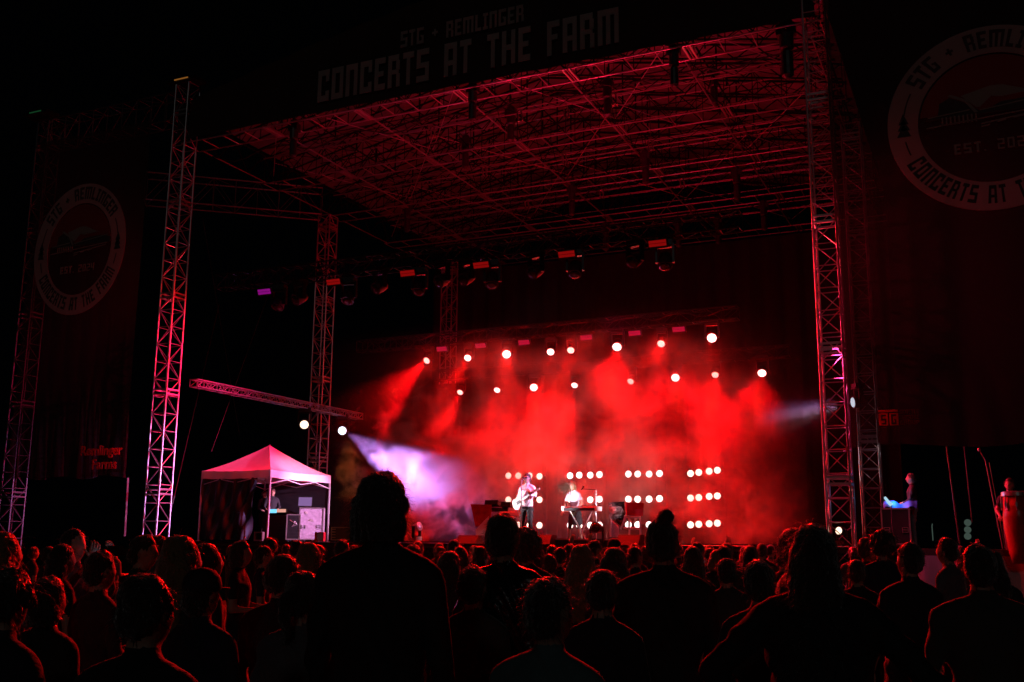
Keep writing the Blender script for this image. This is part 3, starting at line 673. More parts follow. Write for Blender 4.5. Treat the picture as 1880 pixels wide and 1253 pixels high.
# blinders
grp = [([935, 953, 974, 992], [874, 874, 874, 875], [918, 918, 918, 918], [964, 964, 965, 965]),
       ([1048, 1065, 1085, 1102], [874, 873, 873, 872], [917, 917, 918, 917], [965, 965, 965, 965]),
       ([1155, 1172, 1193, 1212], [871, 871, 871, 870], [917, 917, 917, 916], [964, 964, 964, 964]),
       ([1269, 1284, 1303, 1318], [870, 868, 866, 864], [915, 914, 912, 911], [964, 963, 962, 961])]
gn = ['behind the singer', 'behind the keyboard player', 'behind the mirrored panels', 'furthest towards the red lit tower']
for g, (xs, *rws) in enumerate(grp):
    a = atY(xs[0], 870, 37.6); b_ = atY(xs[3], 870, 37.6)
    lad = empty('lamp_stand', ((a.x+b_.x)/2, 37.85, DZ), 0, 'dark pipe frame carrying three rows of white lamps, '+gn[g], 'lamp stand', 'frames of white blinder lamps')
    f = MB(); hw = (b_.x-a.x)/2+.15
    for s_ in (-1, 1): f.tube((s_*hw, 0, 0), (s_*hw, 0, 3.0), .03)
    f.build('upright', M['blackmetal'], lad); MB().box((0, 0, .02), (2*hw+.2, .7, .04)).build('foot', M['blackmetal'], lad)
    for j, ys in enumerate(rws):
        pa = atY(xs[0], ys[0], 37.6); pb = atY(xs[3], ys[3], 37.6); c = (pa+pb)/2
        r = empty('blinder_bar', c, 0, '%s bar of four white lamps on the frame %s' % (['top', 'middle', 'bottom'][j], gn[g]), 'blinder lamp', 'bars of four white lamps')
        MB().tube((-hw, .2, 0), (hw, .2, 0), .03).build('bar', M['blackmetal'], r)
        for x_, y_ in zip(xs, ys):
            q = atY(x_, y_, 37.6)-c
            lp = MB().lathe([(.07, .12), (.12, .02), (.135, -.06), (.12, -.06)], n=16, ax=Matrix.Rotation(radians(90), 3, 'X').inverted() @ Matrix.Rotation(pi, 3, 'X') if 0 else Vector((0, 1, 0)).to_track_quat('Z', 'Y').to_matrix())
            o = lp.build('reflector', M['blackmetal'], r, loc=q)
            dd_ = Vector((-q.x-c.x, -q.y-c.y, 0)).normalized()
            ln = MB().ell((0, 0, 0), (.125, .05, .125), nu=16, nv=8); oo = ln.build('lamp', M['lens_blind2' if g in (0, 3) else 'lens_blind'], o, smooth=True, loc=(0, -.09, 0))
        for x_, y_ in zip(xs, ys):
            q = atY(x_, y_, 37.6)
            spot(None, q+Vector((.02, -.24, 0)), q+Vector((1.5, -5, -.5)), [17, 24, 15, 34][g], [(1, .04, .01), (1, .22, .18), (1, .08, .06), (1, .012, .001)][g], 110, .8, .12, name='blinder_light')
# floor moving head at the deck front
fm = atY(1096, 982, 24.9)
moving_head(Vector((fm.x, 24.9, DZ+.42)), Vector((fm.x, 20, DZ+.9)), 'unlit black beam lamp standing on the stage edge before the keyboards', None, 'lens_off', .85, hang=False)
fm = atY(1540, 965, 24.0)
moving_head(Vector((XR, 23.95, 1.95)), Vector((XR-2, 20, 2.3)), 'black beam lamp at the foot of the red lit tower', None, 'lens_warm', .6, hang=False)
fl = atY(765, 970, 24.6)
r_, _d = moving_head(Vector((fl.x, 24.6, 2.02)), Vector((fl.x+3, 24.0, 2.9)), 'chrome footlight tilted up on the stage edge', None, 'lens_off', .7, hang=False)
spot(None, Vector((fl.x+.2, 24.5, 2.25)), Vector((-11.4, 25.6, 2.75)), 900, (1, .84, .92), 26, .9, .06, name='foot_light')
spot(None, Vector((-9.75, 24.4, 1.9)), Vector((-10.75, 26.9, 3.02)), 1100, (1, .80, .84), 20, .9, .06, name='foot_light')
r_.children[0].data.materials[0] = M['alu']; r_.children[2].data.materials[0] = M['alu']; r_.children[1].data.materials[0] = M['alu']

# ------------------------------------------------------------------ smoke
def smoke():
    o = MB().box((-12.85, 31.95, 5.2), (19.1, 13.7, 7.1)).build('stage_smoke', None)
    tag(o, 'drifting stage smoke lit red and violet', 'smoke', kind='stuff')
    mt = bpy.data.materials.new('smoke'); mt.use_nodes = True; nt = mt.node_tree; nt.nodes.clear()
    out = nt.nodes.new('ShaderNodeOutputMaterial'); pv = nt.nodes.new('ShaderNodeVolumeScatter'); pv.inputs['Color'].default_value = (.95, .95, .95, 1)
    pv.inputs['Anisotropy'].default_value = .4
    tc = nt.nodes.new('ShaderNodeTexCoord'); sep = nt.nodes.new('ShaderNodeSeparateXYZ'); nt.links.new(tc.outputs['Object'], sep.inputs[0])
    n1 = nt.nodes.new('ShaderNodeTexNoise'); n1.inputs['Scale'].default_value = .50; n1.inputs['Detail'].default_value = 4.5; n1.inputs['Roughness'].default_value = .55; n1.inputs['Distortion'].default_value = .4
    nt.links.new(tc.outputs['Object'], n1.inputs['Vector'])
    r1 = nt.nodes.new('ShaderNodeMapRange'); r1.inputs['From Min'].default_value = .475; r1.inputs['From Max'].default_value = .66; r1.interpolation_type = 'SMOOTHSTEP'
    r1.inputs['To Min'].default_value = .0; r1.inputs['To Max'].default_value = .40
    nt.links.new(n1.outputs['Fac'], r1.inputs['Value'])
    def fade(sock, a, b, c, d_):
        m1 = nt.nodes.new('ShaderNodeMapRange'); m1.interpolation_type = 'SMOOTHSTEP'; m1.inputs['From Min'].default_value = a; m1.inputs['From Max'].default_value = b
        m2 = nt.nodes.new('ShaderNodeMapRange'); m2.interpolation_type = 'SMOOTHSTEP'; m2.inputs['From Min'].default_value = d_; m2.inputs['From Max'].default_value = c
        nt.links.new(sock, m1.inputs['Value']); nt.links.new(sock, m2.inputs['Value'])
        mm = nt.nodes.new('ShaderNodeMath'); mm.operation = 'MULTIPLY'; nt.links.new(m1.outputs[0], mm.inputs[0]); nt.links.new(m2.outputs[0], mm.inputs[1]); return mm.outputs[0]
    ev = nt.nodes.new('ShaderNodeVectorMath'); ev.operation = 'SUBTRACT'; ev.inputs[1].default_value = (-13.4, 34.2, 6.3); nt.links.new(tc.outputs['Object'], ev.inputs[0])
    e2 = nt.nodes.new('ShaderNodeVectorMath'); e2.operation = 'MULTIPLY'; e2.inputs[1].default_value = (1/7.4, 1/6.0, 1/3.9); nt.links.new(ev.outputs[0], e2.inputs[0])
    e3 = nt.nodes.new('ShaderNodeVectorMath'); e3.operation = 'LENGTH'; nt.links.new(e2.outputs[0], e3.inputs[0])
    e4 = nt.nodes.new('ShaderNodeMapRange'); e4.interpolation_type = 'SMOOTHSTEP'; e4.inputs['From Min'].default_value = 1.12; e4.inputs['From Max'].default_value = .45; nt.links.new(e3.outputs['Value'], e4.inputs['Value'])
    e5 = nt.nodes.new('ShaderNodeMath'); e5.operation = 'MULTIPLY'; nt.links.new(r1.outputs[0], e5.inputs[0]); nt.links.new(e4.outputs[0], e5.inputs[1])
    e6 = nt.nodes.new('ShaderNodeMath'); e6.operation = 'ADD'; e6.inputs[1].default_value = .010; nt.links.new(e5.outputs[0], e6.inputs[0])
    cur = e6.outputs[0]
    n3 = nt.nodes.new('ShaderNodeTexNoise'); n3.inputs['Scale'].default_value = .95; n3.inputs['Detail'].default_value = 5.; n3.inputs['Roughness'].default_value = .6; n3.inputs['Distortion'].default_value = .8
    nt.links.new(tc.outputs['Object'], n3.inputs['Vector'])
    for c_, rad_, dens, ex_ in ((atY(765, 872, 31.4), 2.3, 1.1, (1, 1, 1)), (atY(868, 868, 32.5), 2.1, .55, (1, 1, 1)), (atY(1440, 940, 30.5), 2.2, .22, (.6, 1, 1.6))):
        vm = nt.nodes.new('ShaderNodeVectorMath'); vm.operation = 'SUBTRACT'; vm.inputs[1].default_value = c_; nt.links.new(tc.outputs['Object'], vm.inputs[0])
        ms = nt.nodes.new('ShaderNodeVectorMath'); ms.operation = 'MULTIPLY'; ms.inputs[1].default_value = ex_; nt.links.new(vm.outputs[0], ms.inputs[0])
        ln = nt.nodes.new('ShaderNodeVectorMath'); ln.operation = 'LENGTH'; nt.links.new(ms.outputs[0], ln.inputs[0])
        # noisy radius, soft edge
        ad = nt.nodes.new('ShaderNodeMath'); ad.operation = 'MULTIPLY_ADD'; ad.inputs[1].default_value = -8.0*rad_/2; ad.inputs[2].default_value = 4.2*rad_/2
        nt.links.new(n3.outputs['Fac'], ad.inputs[0]); sm = nt.nodes.new('ShaderNodeMath'); sm.operation = 'ADD'; nt.links.new(ad.outputs[0], sm.inputs[0]); nt.links.new(ln.outputs['Value'], sm.inputs[1])
        mr = nt.nodes.new('ShaderNodeMapRange'); mr.interpolation_type = 'SMOOTHSTEP'; mr.inputs['From Min'].default_value = rad_; mr.inputs['From Max'].default_value = rad_*.35; mr.inputs['To Max'].default_value = dens; nt.links.new(sm.outputs[0], mr.inputs['Value'])
        a2 = nt.nodes.new('ShaderNodeMath'); a2.operation = 'ADD'; nt.links.new(cur, a2.inputs[0]); nt.links.new(mr.outputs[0], a2.inputs[1]); cur = a2.outputs[0]
    for so_ in (fade(sep.outputs[0], -22.5, -18.5, -8.0, -4.5), fade(sep.outputs[1], 27.3, 30.0, 38.3, 38.8), fade(sep.outputs[2], 1.0, 1.8, 7.9, 8.75)):
        mm = nt.nodes.new('ShaderNodeMath'); mm.operation = 'MULTIPLY'; nt.links.new(cur, mm.inputs[0]); nt.links.new(so_, mm.inputs[1]); cur = mm.outputs[0]
    for c_, rad_, dens in ((atY(1500, 757, 26.2), .9, .010), (atY(1462, 772, 26.2), 1.2, .008)):
        vm = nt.nodes.new('ShaderNodeVectorMath'); vm.operation = 'DISTANCE'; vm.inputs[1].default_value = c_; nt.links.new(tc.outputs['Object'], vm.inputs[0])
        mr = nt.nodes.new('ShaderNodeMapRange'); mr.interpolation_type = 'SMOOTHSTEP'; mr.inputs['From Min'].default_value = rad_; mr.inputs['From Max'].default_value = 0; mr.inputs['To Max'].default_value = dens; nt.links.new(vm.outputs['Value'], mr.inputs['Value'])
        a2 = nt.nodes.new('ShaderNodeMath'); a2.operation = 'ADD'; nt.links.new(cur, a2.inputs[0]); nt.links.new(mr.outputs[0], a2.inputs[1]); cur = a2.outputs[0]
    nt.links.new(cur, pv.inputs['Density']); nt.links.new(pv.outputs[0], out.inputs['Volume'])
    o.data.materials.clear(); o.data.materials.append(mt)
    mt.cycles.volume_step_rate = 1.0
smoke()

# ------------------------------------------------------------------ people
from mathutils import noise
def remeshed(mb, voxel, smooth_it=2):
    me = bpy.data.meshes.new('t'); me.from_pydata(mb.v, [], mb.f); o = bpy.data.objects.new('t', me); COL.objects.link(o)
    md = o.modifiers.new('r', 'REMESH'); md.mode = 'VOXEL'; md.voxel_size = voxel; md.use_smooth_shade = True
    sm = o.modifiers.new('s', 'SMOOTH'); sm.factor = .5; sm.iterations = smooth_it
    dg = bpy.context.evaluated_depsgraph_get(); ev = o.evaluated_get(dg); m2 = bpy.data.meshes.new_from_object(ev)
    bpy.data.objects.remove(o); bpy.data.meshes.remove(me); return m2
def loft(mb, rings, n=14):
    """rings: (cx, cy, cz, rx, ry)"""
    vs = []
    for cx, cy, cz, rx, ry in rings:
        for k in range(n): t_ = 2*pi*k/n; vs.append((cx+rx*cos(t_), cy+ry*sin(t_), cz))
    fs = []
    for i in range(len(rings)-1):
        for k in range(n): fs.append((i*n+k, i*n+(k+1) % n, (i+1)*n+(k+1) % n, (i+1)*n+k))
    fs.append(tuple(range(n))[::-1]); fs.append(tuple((len(rings)-1)*n+k for k in range(n)))
    return mb.add(vs, fs)
def limb(mb, p, q, r1, r2):
    p, q = Vector(p), Vector(q); mb.tube(p, q, r1, r2, n=10); mb.ell(p, (r1,)*3, nu=8, nv=6); mb.ell(q, (r2,)*3, nu=8, nv=6)
def hand(mb, w_, d, nrm, mi, curl=.5, spread=1.0, thumb=1):
    """five separate fingers rooted in a palm at wrist w_, pointing d, palm facing nrm"""
    w_, d, nrm = Vector(w_), Vector(d).normalized(), Vector(nrm).normalized(); sd_ = d.cross(nrm).normalized()*thumb; nrm = sd_.cross(d)*thumb
    R = Matrix((sd_, d, nrm)).transposed()
    mb.ell(w_+d*.045, (.040, .056, .017), R, nu=10, nv=6, mi=mi)
    for k, (off, ln) in enumerate(((.030, .068), (.010, .078), (-.011, .073), (-.030, .056))):
        p = w_+d*.085+sd_*off; dd = (d+sd_*off*3*spread).normalized(); rr = [.0095, .0088, .0080, .0065]; pts = [p-d*.02]
        q = p; c = 0
        for s_, fr in enumerate((.45, .32, .23)):
            c += curl*(.5+.25*s_); v = (dd*cos(c)+nrm*sin(c)).normalized(); q = q+v*ln*fr; pts.append(q)
        mb.path(pts, rr, n=6, mi=mi); mb.ell(pts[-1], (.0066,)*3, nu=6, nv=4, mi=mi)
    p = w_+d*.028+sd_*.030; v = (d*.65+sd_*.75+nrm*.25*curl).normalized(); q = p+v*.035; q2 = q+(v+nrm*curl+d*.3).normalized()*.028
    mb.path([p-v*.01, q, q2], [.012, .0105, .0075], n=6, mi=mi)
SH = 1.40
ARMS = {
 'down': (((.235, -.01, 1.12), (.25, .06, .87), (0, .1, -1), (-1, 0, 0)),)*2,
 'front': (((.24, .0, 1.13), (.13, .23, 1.12), (-.5, .8, .2), (0, 0, -1)),)*2,
 'drink': (((.24, .0, 1.13), (.15, .25, 1.20), (-.2, .6, .6), (-1, 0, 0)), ((.235, -.01, 1.12), (.25, .06, .87), (0, .1, -1), (-1, 0, 0))),
 'phone': (((.24, .16, 1.27), (.10, .30, 1.50), (-.2, .2, 1), (-.3, -1, 0)),)*2,
 'akimbo': (((.40, -.09, 1.17), (.20, .02, .99), (-.6, .5, -.5), (0, 0, -1)),)*2,
 'cheer': (((.30, .10, 1.50), (.27, .16, 1.77), (0, .1, 1), (0, 1, 0)), ((.235, -.01, 1.12), (.25, .06, .87), (0, .1, -1), (-1, 0, 0))),
}
def body_mesh(name, arms, mats, fem=False, wide=1.0, legs=None, voxel=.020, lean=0.0, sleeve=.55, bulk=1.0, curl=.5, skirt=False, head_tilt=(0, 0), legskin=False, barearm=False, fingers=True):
    """one continuous figure, 1.755 m tall, facing +Y; material slots: skin, top, bottoms, shoes"""
    mb = MB(); sw = (.90 if fem else 1.0)*wide; ww = (.86 if fem else 1.0)*wide
    def L(p):                                  # lean the upper body forward about the hips
        x, y, z = p
        if z > .95: k_ = z-.95; return (x, y*cos(lean)+k_*sin(lean), .95+k_*cos(lean)-y*sin(lean))
        return (x, y, z)
    rings = [(0, 0, .84, .14*wide, .10), (0, 0, .92, .170*wide, .120), (0, 0, 1.00, .150*ww*bulk, .110*bulk), (0, .0, 1.10, .145*ww*bulk, .105*bulk), (0, .0, 1.22, .165*ww*bulk, .118*bulk),
             (0, 0, 1.33, .185*sw*bulk, .122*bulk), (0, -.01, 1.41, .165*sw, .098*bulk), (0, -.012, 1.455, .105*sw, .072), (0, -.01, 1.49, .062, .058)]
    rr = [(*L((a, b, c)), d_, e_) for a, b, c, d_, e_ in rings]; loft(mb, rr)
    regs = []                                   # (a, b, radius, material)
    regs.append((L((0, 0, 1.02)), L((0, 0, 1.38)), .17*wide, 1)); regs.append((L((-.13, 0, 1.40)), L((.13, 0, 1.40)), .08, 1)); regs.append(((0, 0, .90), (0, 0, .80), .15*wide, 2))
    hx, hy = head_tilt; N0 = Vector(L((0, -.012, 1.46))); N1 = Vector(L((hx*.3, .01+hy*.3, 1.575))); mb.tube(N0, N1, .062 if not fem else .050, .056 if not fem else .045, n=10)
    regs.append((N0+Vector((0, 0, .03)), N1, .05, 0))
    H = Vector(L((hx, .008+hy, 1.645))); mb.ell(H, (.076, .096, .110), nu=16, nv=12); mb.ell(H+Vector((0, .036, -.060)), (.055, .062, .060), nu=12, nv=8)
    mb.ell(H+Vector((0, .100, -.012)), (.013, .020, .028), nu=8, nv=6); mb.ell(H+Vector((0, .088, -.055)), (.024, .014, .009), nu=8, nv=6); mb.ell(H+Vector((0, .082, .02)), (.05, .016, .010), nu=8, nv=6)
    for s_ in (-1, 1): mb.ell(H+Vector((s_*.078, .0, -.012)), (.011, .020, .032), nu=8, nv=6); mb.ell(H+Vector((s_*.045, .055, -.03)), (.022, .03, .02), nu=8, nv=6)
    regs.append((H-Vector((0, 0, .05)), H+Vector((0, 0, .03)), .10, 0))
    for s_ in (-1, 1):
        limb(mb, L((s_*.045, -.014, 1.475)), L((s_*.150*sw, -.012, 1.405)), .042, .062*bulk); limb(mb, L((s_*.14*sw, -.005, 1.33)), L((s_*.175*sw, -.01, 1.385)), .075*bulk, .060*bulk)
    hands_ = []
    for s_, (el, wr, hd, hn) in zip((1, -1), ARMS[arms] if isinstance(arms, str) else arms):
        sh = Vector(L((s_*.185*sw, -.01, SH))); mir = (lambda p: p) if s_ == 1 else (lambda p: (-p[0], p[1], p[2]))
        if not isinstance(arms, str): mir = lambda p: p
        sc_ = sw if isinstance(arms, str) else 1
        e = Vector(L(mir(el))); w_ = Vector(L(mir(wr))); e.x *= sc_ ; w_.x *= sc_
        sh = sh+Vector((0, 0, -.012)); limb(mb, sh, e, .055*bulk, .044*bulk); limb(mb, e, w_, .044*bulk if not barearm else .040, .027)
        mid = sh.lerp(e, .6 if barearm else 1.0); regs.append((sh, mid, .055, 1))
        if barearm: regs.append((mid, e, .05, 0)); regs.append((e, w_, .036, 0))
        elif sleeve >= 1: regs.append((e, w_.lerp(e, .08), .036, 1))
        else: regs.append((e, e.lerp(w_, sleeve), .04, 1)); regs.append((e.lerp(w_, sleeve), w_, .034, 0))
        d_ = Vector(mir(hd)) if isinstance(arms, str) else Vector(hd); n_ = Vector(mir(hn)) if isinstance(arms, str) else Vector(hn)
        regs.append((w_, w_+d_.normalized()*.12, .034, 0)); limb(mb, w_, w_+d_.normalized()*.03, .026, .024); hands_.append((w_, d_, n_, s_))
    legs = legs or (((.10, .02, .50), (.11, -.01, .09)), ((-.10, .02, .50), (-.11, -.01, .09)))
    for s_, (kn, an) in zip((1, -1), legs):
        hp = Vector((s_*.088*wide, 0, .90)); kn, an = Vector(kn), Vector(an); limb(mb, hp, kn, .092*wide, .058); limb(mb, kn, an, .058, .040)
        mb.ell(an+Vector((0, .055, -.052)), (.045, .125, .038), nu=12, nv=8)
        regs.append((hp, kn, .085, 2)); regs.append((kn, an+Vector((0, 0, .03)), .055, 0 if legskin else 2)); regs.append((an+Vector((0, -.05, -.05)), an+Vector((0, .16, -.05)), .045, 3))
    if skirt: loft(mb, [(0, 0, .55, .22, .18), (0, 0, .75, .20, .16), (0, 0, .95, .16, .12)]); regs.append(((0, 0, .6), (0, 0, .85), .2, 2))
    me = remeshed(mb, voxel, 5)
    V = np.empty(len(me.vertices)*3); me.vertices.foreach_get('co', V); V = V.reshape(-1, 3)
    # wrinkles in the cloth
    best = np.full(len(V), 1e9); lab = np.zeros(len(V), int)
    for a, b, r_, mi in regs:
        a, b = np.array(a), np.array(b); ab = b-a; tt = np.clip(((V-a) @ ab)/(ab @ ab), 0, 1); dd = np.linalg.norm(V-(a+tt[:, None]*ab), axis=1)/r_
        q = dd < best; best[q] = dd[q]; lab[q] = mi
    if bulk >= 1.0:
        N = np.empty(len(me.vertices)*3); me.vertices.foreach_get('normal', N); N = N.reshape(-1, 3)
        am = np.where((lab == 1) | (lab == 2), .006*bulk**3, 0)
        V = V+N*(am*(np.sin(V[:, 2]*46+6*np.sin(V[:, 0]*13+V[:, 1]*9)+seedv(name)) * (.5+.5*np.sin(V[:, 0]*17+V[:, 2]*5))))[:, None]
        me.vertices.foreach_set('co', V.ravel())
    vf = [list(p.vertices) for p in me.polygons]
    out = MB(); out.add(V.tolist(), vf, 0); out.m = [int(np.bincount(lab[f], minlength=4).argmax()) for f in vf]
    nb = len(out.f)
    if fingers:
        for w_, d_, n_, s_ in hands_: hand(out, w_+d_.normalized()*.01, d_, n_, 0, curl, thumb=1 if s_ == 1 else -1)
    bpy.data.meshes.remove(me)
    m2 = bpy.data.meshes.new(name); m2.from_pydata(out.v, [], out.f)
    for q in mats: m2.materials.append(q)
    m2.polygons.foreach_set('material_index', out.m); m2.polygons.foreach_set('use_smooth', [True]*len(out.f)); m2.update()
    return m2, H
def seedv(s): return (sum(ord(c) for c in s) % 17)*.7
def hair_mesh(name, style, mt, H=Vector((0, .008, 1.645)), voxel=.014, strands=220, sw=.0022, amp=.006, wind=0.0, length=.40, seed=0.0):
    mb = MB(); o = Vector(H)
    mb.ell(o+Vector((0, -.014, .024)), (.086, .100, .102), nu=16, nv=12)
    mb.ell(o+Vector((0, -.045, -.02)), (.080, .070, .085), nu=14, nv=10)
    if style in ('long', 'veil'):
        z0 = o.z; k_ = length/.40; ww_ = 1.0 if style == 'long' else 1.25
        loft(mb, [(o.x, o.y-.01, z0+.08, .070, .085), (o.x, o.y-.02, z0+.03, .092, .098), (o.x, o.y-.04, z0-.06, .102*ww_, .078), (o.x, o.y-.065, z0-.16*k_, .120*ww_, .064), (o.x+wind*.03, o.y-.09, z0-.28*k_, .125*ww_, .050), (o.x+wind*.06, o.y-.105, z0-.40*k_, .085*ww_, .030)], n=18)
    if style == 'bob':
        loft(mb, [(o.x, o.y-.01, o.z+.08, .070, .085), (o.x, o.y-.02, o.z+.02, .098, .103), (o.x, o.y-.03, o.z-.07, .110, .088), (o.x, o.y-.04, o.z-.13, .098, .072)], n=18)
    if style == 'bun':
        mb.ell(o+Vector((.025, -.055, .135)), (.047, .047, .043)); mb.ell(o+Vector((.01, -.04, .10)), (.04, .045, .035))
    if style == 'curly':
        for _ in range(60):
            v = Vector((random.gauss(0, 1), random.gauss(0, 1)-.25, random.gauss(0, 1)+.25)).normalized(); mb.ell(o+Vector((0, -.02, .02))+Vector((v.x*.092, v.y*.10, v.z*.10)), (random.uniform(.028, .045),)*3, nu=8, nv=6)
    if style == 'pony':
        loft(mb, [(o.x, o.y-.10, o.z+.05, .025, .025), (o.x, o.y-.135, o.z+.02, .035, .030), (o.x, o.y-.145, o.z-.08, .036, .03), (o.x, o.y-.13, o.z-.22, .018, .016)], n=10)
    me = remeshed(mb, voxel, 1)
    V = np.empty(len(me.vertices)*3); me.vertices.foreach_get('co', V); V = V.reshape(-1, 3); N = np.empty_like(V).ravel(); me.vertices.foreach_get('normal', N); N = N.reshape(-1, 3)
    a_ = np.arctan2(V[:, 0]-o.x, -(V[:, 1]-o.y)); A = amp*(1.6 if style == 'curly' else 1)
    V = V+N*(A*.45*(np.sin(a_*47+1.5*np.sin(V[:, 2]*9))+.8*np.sin(a_*19+2*np.sin(V[:, 2]*7+1))+.5*np.sin(V[:, 2]*33+a_*5)))[:, None]
    V = V+N*np.array([.016*noise.noise(Vector(v)*9+Vector((seed, 0, 0)))+.008*noise.noise(Vector(v)*24+Vector((0, seed, 0))) for v in V])[:, None]
    vf = [list(p.vertices) for p in me.polygons]; bpy.data.meshes.remove(me)
    # drop faces over the face
    keep = []
    for f in vf:
        c = V[f].mean(0)-np.array(o)
        if c[1] > .045 and c[2] < .045 and abs(c[0]) < .075: continue
        keep.append(f)
    out = MB(); out.add(V.tolist(), keep)
    for _ in range(strands):
        i = random.randrange(len(V)); p = Vector(V[i]); n_ = Vector(N[i])
        if p.y-o.y > .05 and p.z < o.z+.04: continue
        L_ = random.uniform(.02, .09)*(1.5 if style in ('long', 'veil', 'curly') else .7)
        t_ = Vector((n_.x*.8+random.gauss(0, .4), n_.y*.8+random.gauss(0, .4), n_.z*.4-.6+random.gauss(0, .3))).normalized()
        q = p+(n_*.35+t_).normalized()*L_*.5; r_ = q+(t_+Vector((0, 0, -.5))).normalized()*L_*.5; sd_ = t_.cross(n_); sd_ = sd_.normalized()*sw if sd_.length > 1e-3 else Vector((sw, 0, 0))
        out.add([p-sd_, p+sd_, q+sd_*.8, q-sd_*.8, r_], [(0, 1, 2, 3), (3, 2, 4)])
    m2 = bpy.data.meshes.new(name); m2.from_pydata(out.v, [], out.f); m2.materials.append(mt); m2.polygons.foreach_set('use_smooth', [True]*len(out.f)); m2.update(); return m2
def cap_mesh(H, mt):
    mb = MB(); mb.lathe([(.100, .01), (.104, .04), (.096, .08), (.065, .118), (.02, .132)], Vector(H)+Vector((0, -.005, .0)), n=18)
    mb.lathe([(.075, .018), (.075, .026)], Vector(H)+Vector((0, .095, .0)), n=16)
    me = bpy.data.meshes.new('cap'); me.from_pydata(mb.v, [], mb.f); me.materials.append(mt); me.polygons.foreach_set('use_smooth', [True]*len(mb.f)); return me
def obj(name, me, parent, loc=None, scale=None):
    o = bpy.data.objects.new(name, me); COL.objects.link(o); o.parent = parent
    if loc is not None: o.location = loc
    if scale is not None: o.scale = scale
    return o
HEAD = Vector((0, .008, 1.645))
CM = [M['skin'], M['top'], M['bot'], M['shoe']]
B = {}
def body(key):
    if key not in B:
        arms, kind = key.split('.')
        kw = dict(m=dict(), f=dict(fem=True, barearm=True), w=dict(wide=1.18, bulk=1.06), j=dict(bulk=1.22, sleeve=1.0), t=dict(barearm=True))[kind]
        B[key] = body_mesh('body', arms, CM, **kw)[0]
    return B[key]
HR = {}
def hair(style, tone, sd=0):
    k_ = style+tone+str(sd)
    if k_ not in HR: HR[k_] = cap_mesh(HEAD, M['black_cloth']) if style == 'cap' else hair_mesh('hair', style, M['hair_'+tone], seed=3.7*sd, length=[.40, .34, .46][sd])
    return HR[k_]
CG = 'people standing in the crowd'
def crowd(px, py, D, key, style, tone, label, rz=0.0, group=CG, height=None, hmesh=None, bmesh_=None, xs=1.0):
    p = atD(px, py, D); h = p.z if height is None else height; extra = {'bun': .05, 'curly': .03}.get(style, .012)
    sc_ = h/(1.755+extra); r = empty('person', (p.x, p.y, 0), rz, label, 'person', group)
    obj('body', bmesh_ or body(key), r, scale=(sc_*xs, sc_*xs, sc_)); o = obj('cap' if style == 'cap' else 'hair', hmesh or hair(style, tone, px % 3), r, scale=(sc_, sc_, sc_))
    if style == 'cap': obj('hair', hair('short', tone), r, scale=(sc_*.99, sc_*.99, sc_*.985))
    if D > 6: r.rotation_euler = (random.gauss(0, .03), random.gauss(0, .045), rz+random.gauss(0, .45))
    return r, sc_
def held_phone(r, sc_, mt, loc=(0, .345, 1.60)):
    f = empty('phone', Vector(r.location)+Matrix.Rotation(r.rotation_euler.z, 3, 'Z') @ (Vector(loc)*sc_), r.rotation_euler.z)
    MB().box((0, 0, 0), (.155, .009, .078)).build('case', M['black'], f); MB().box((0, -.006, 0), (.145, .003, .069)).build('screen', mt, f); return f
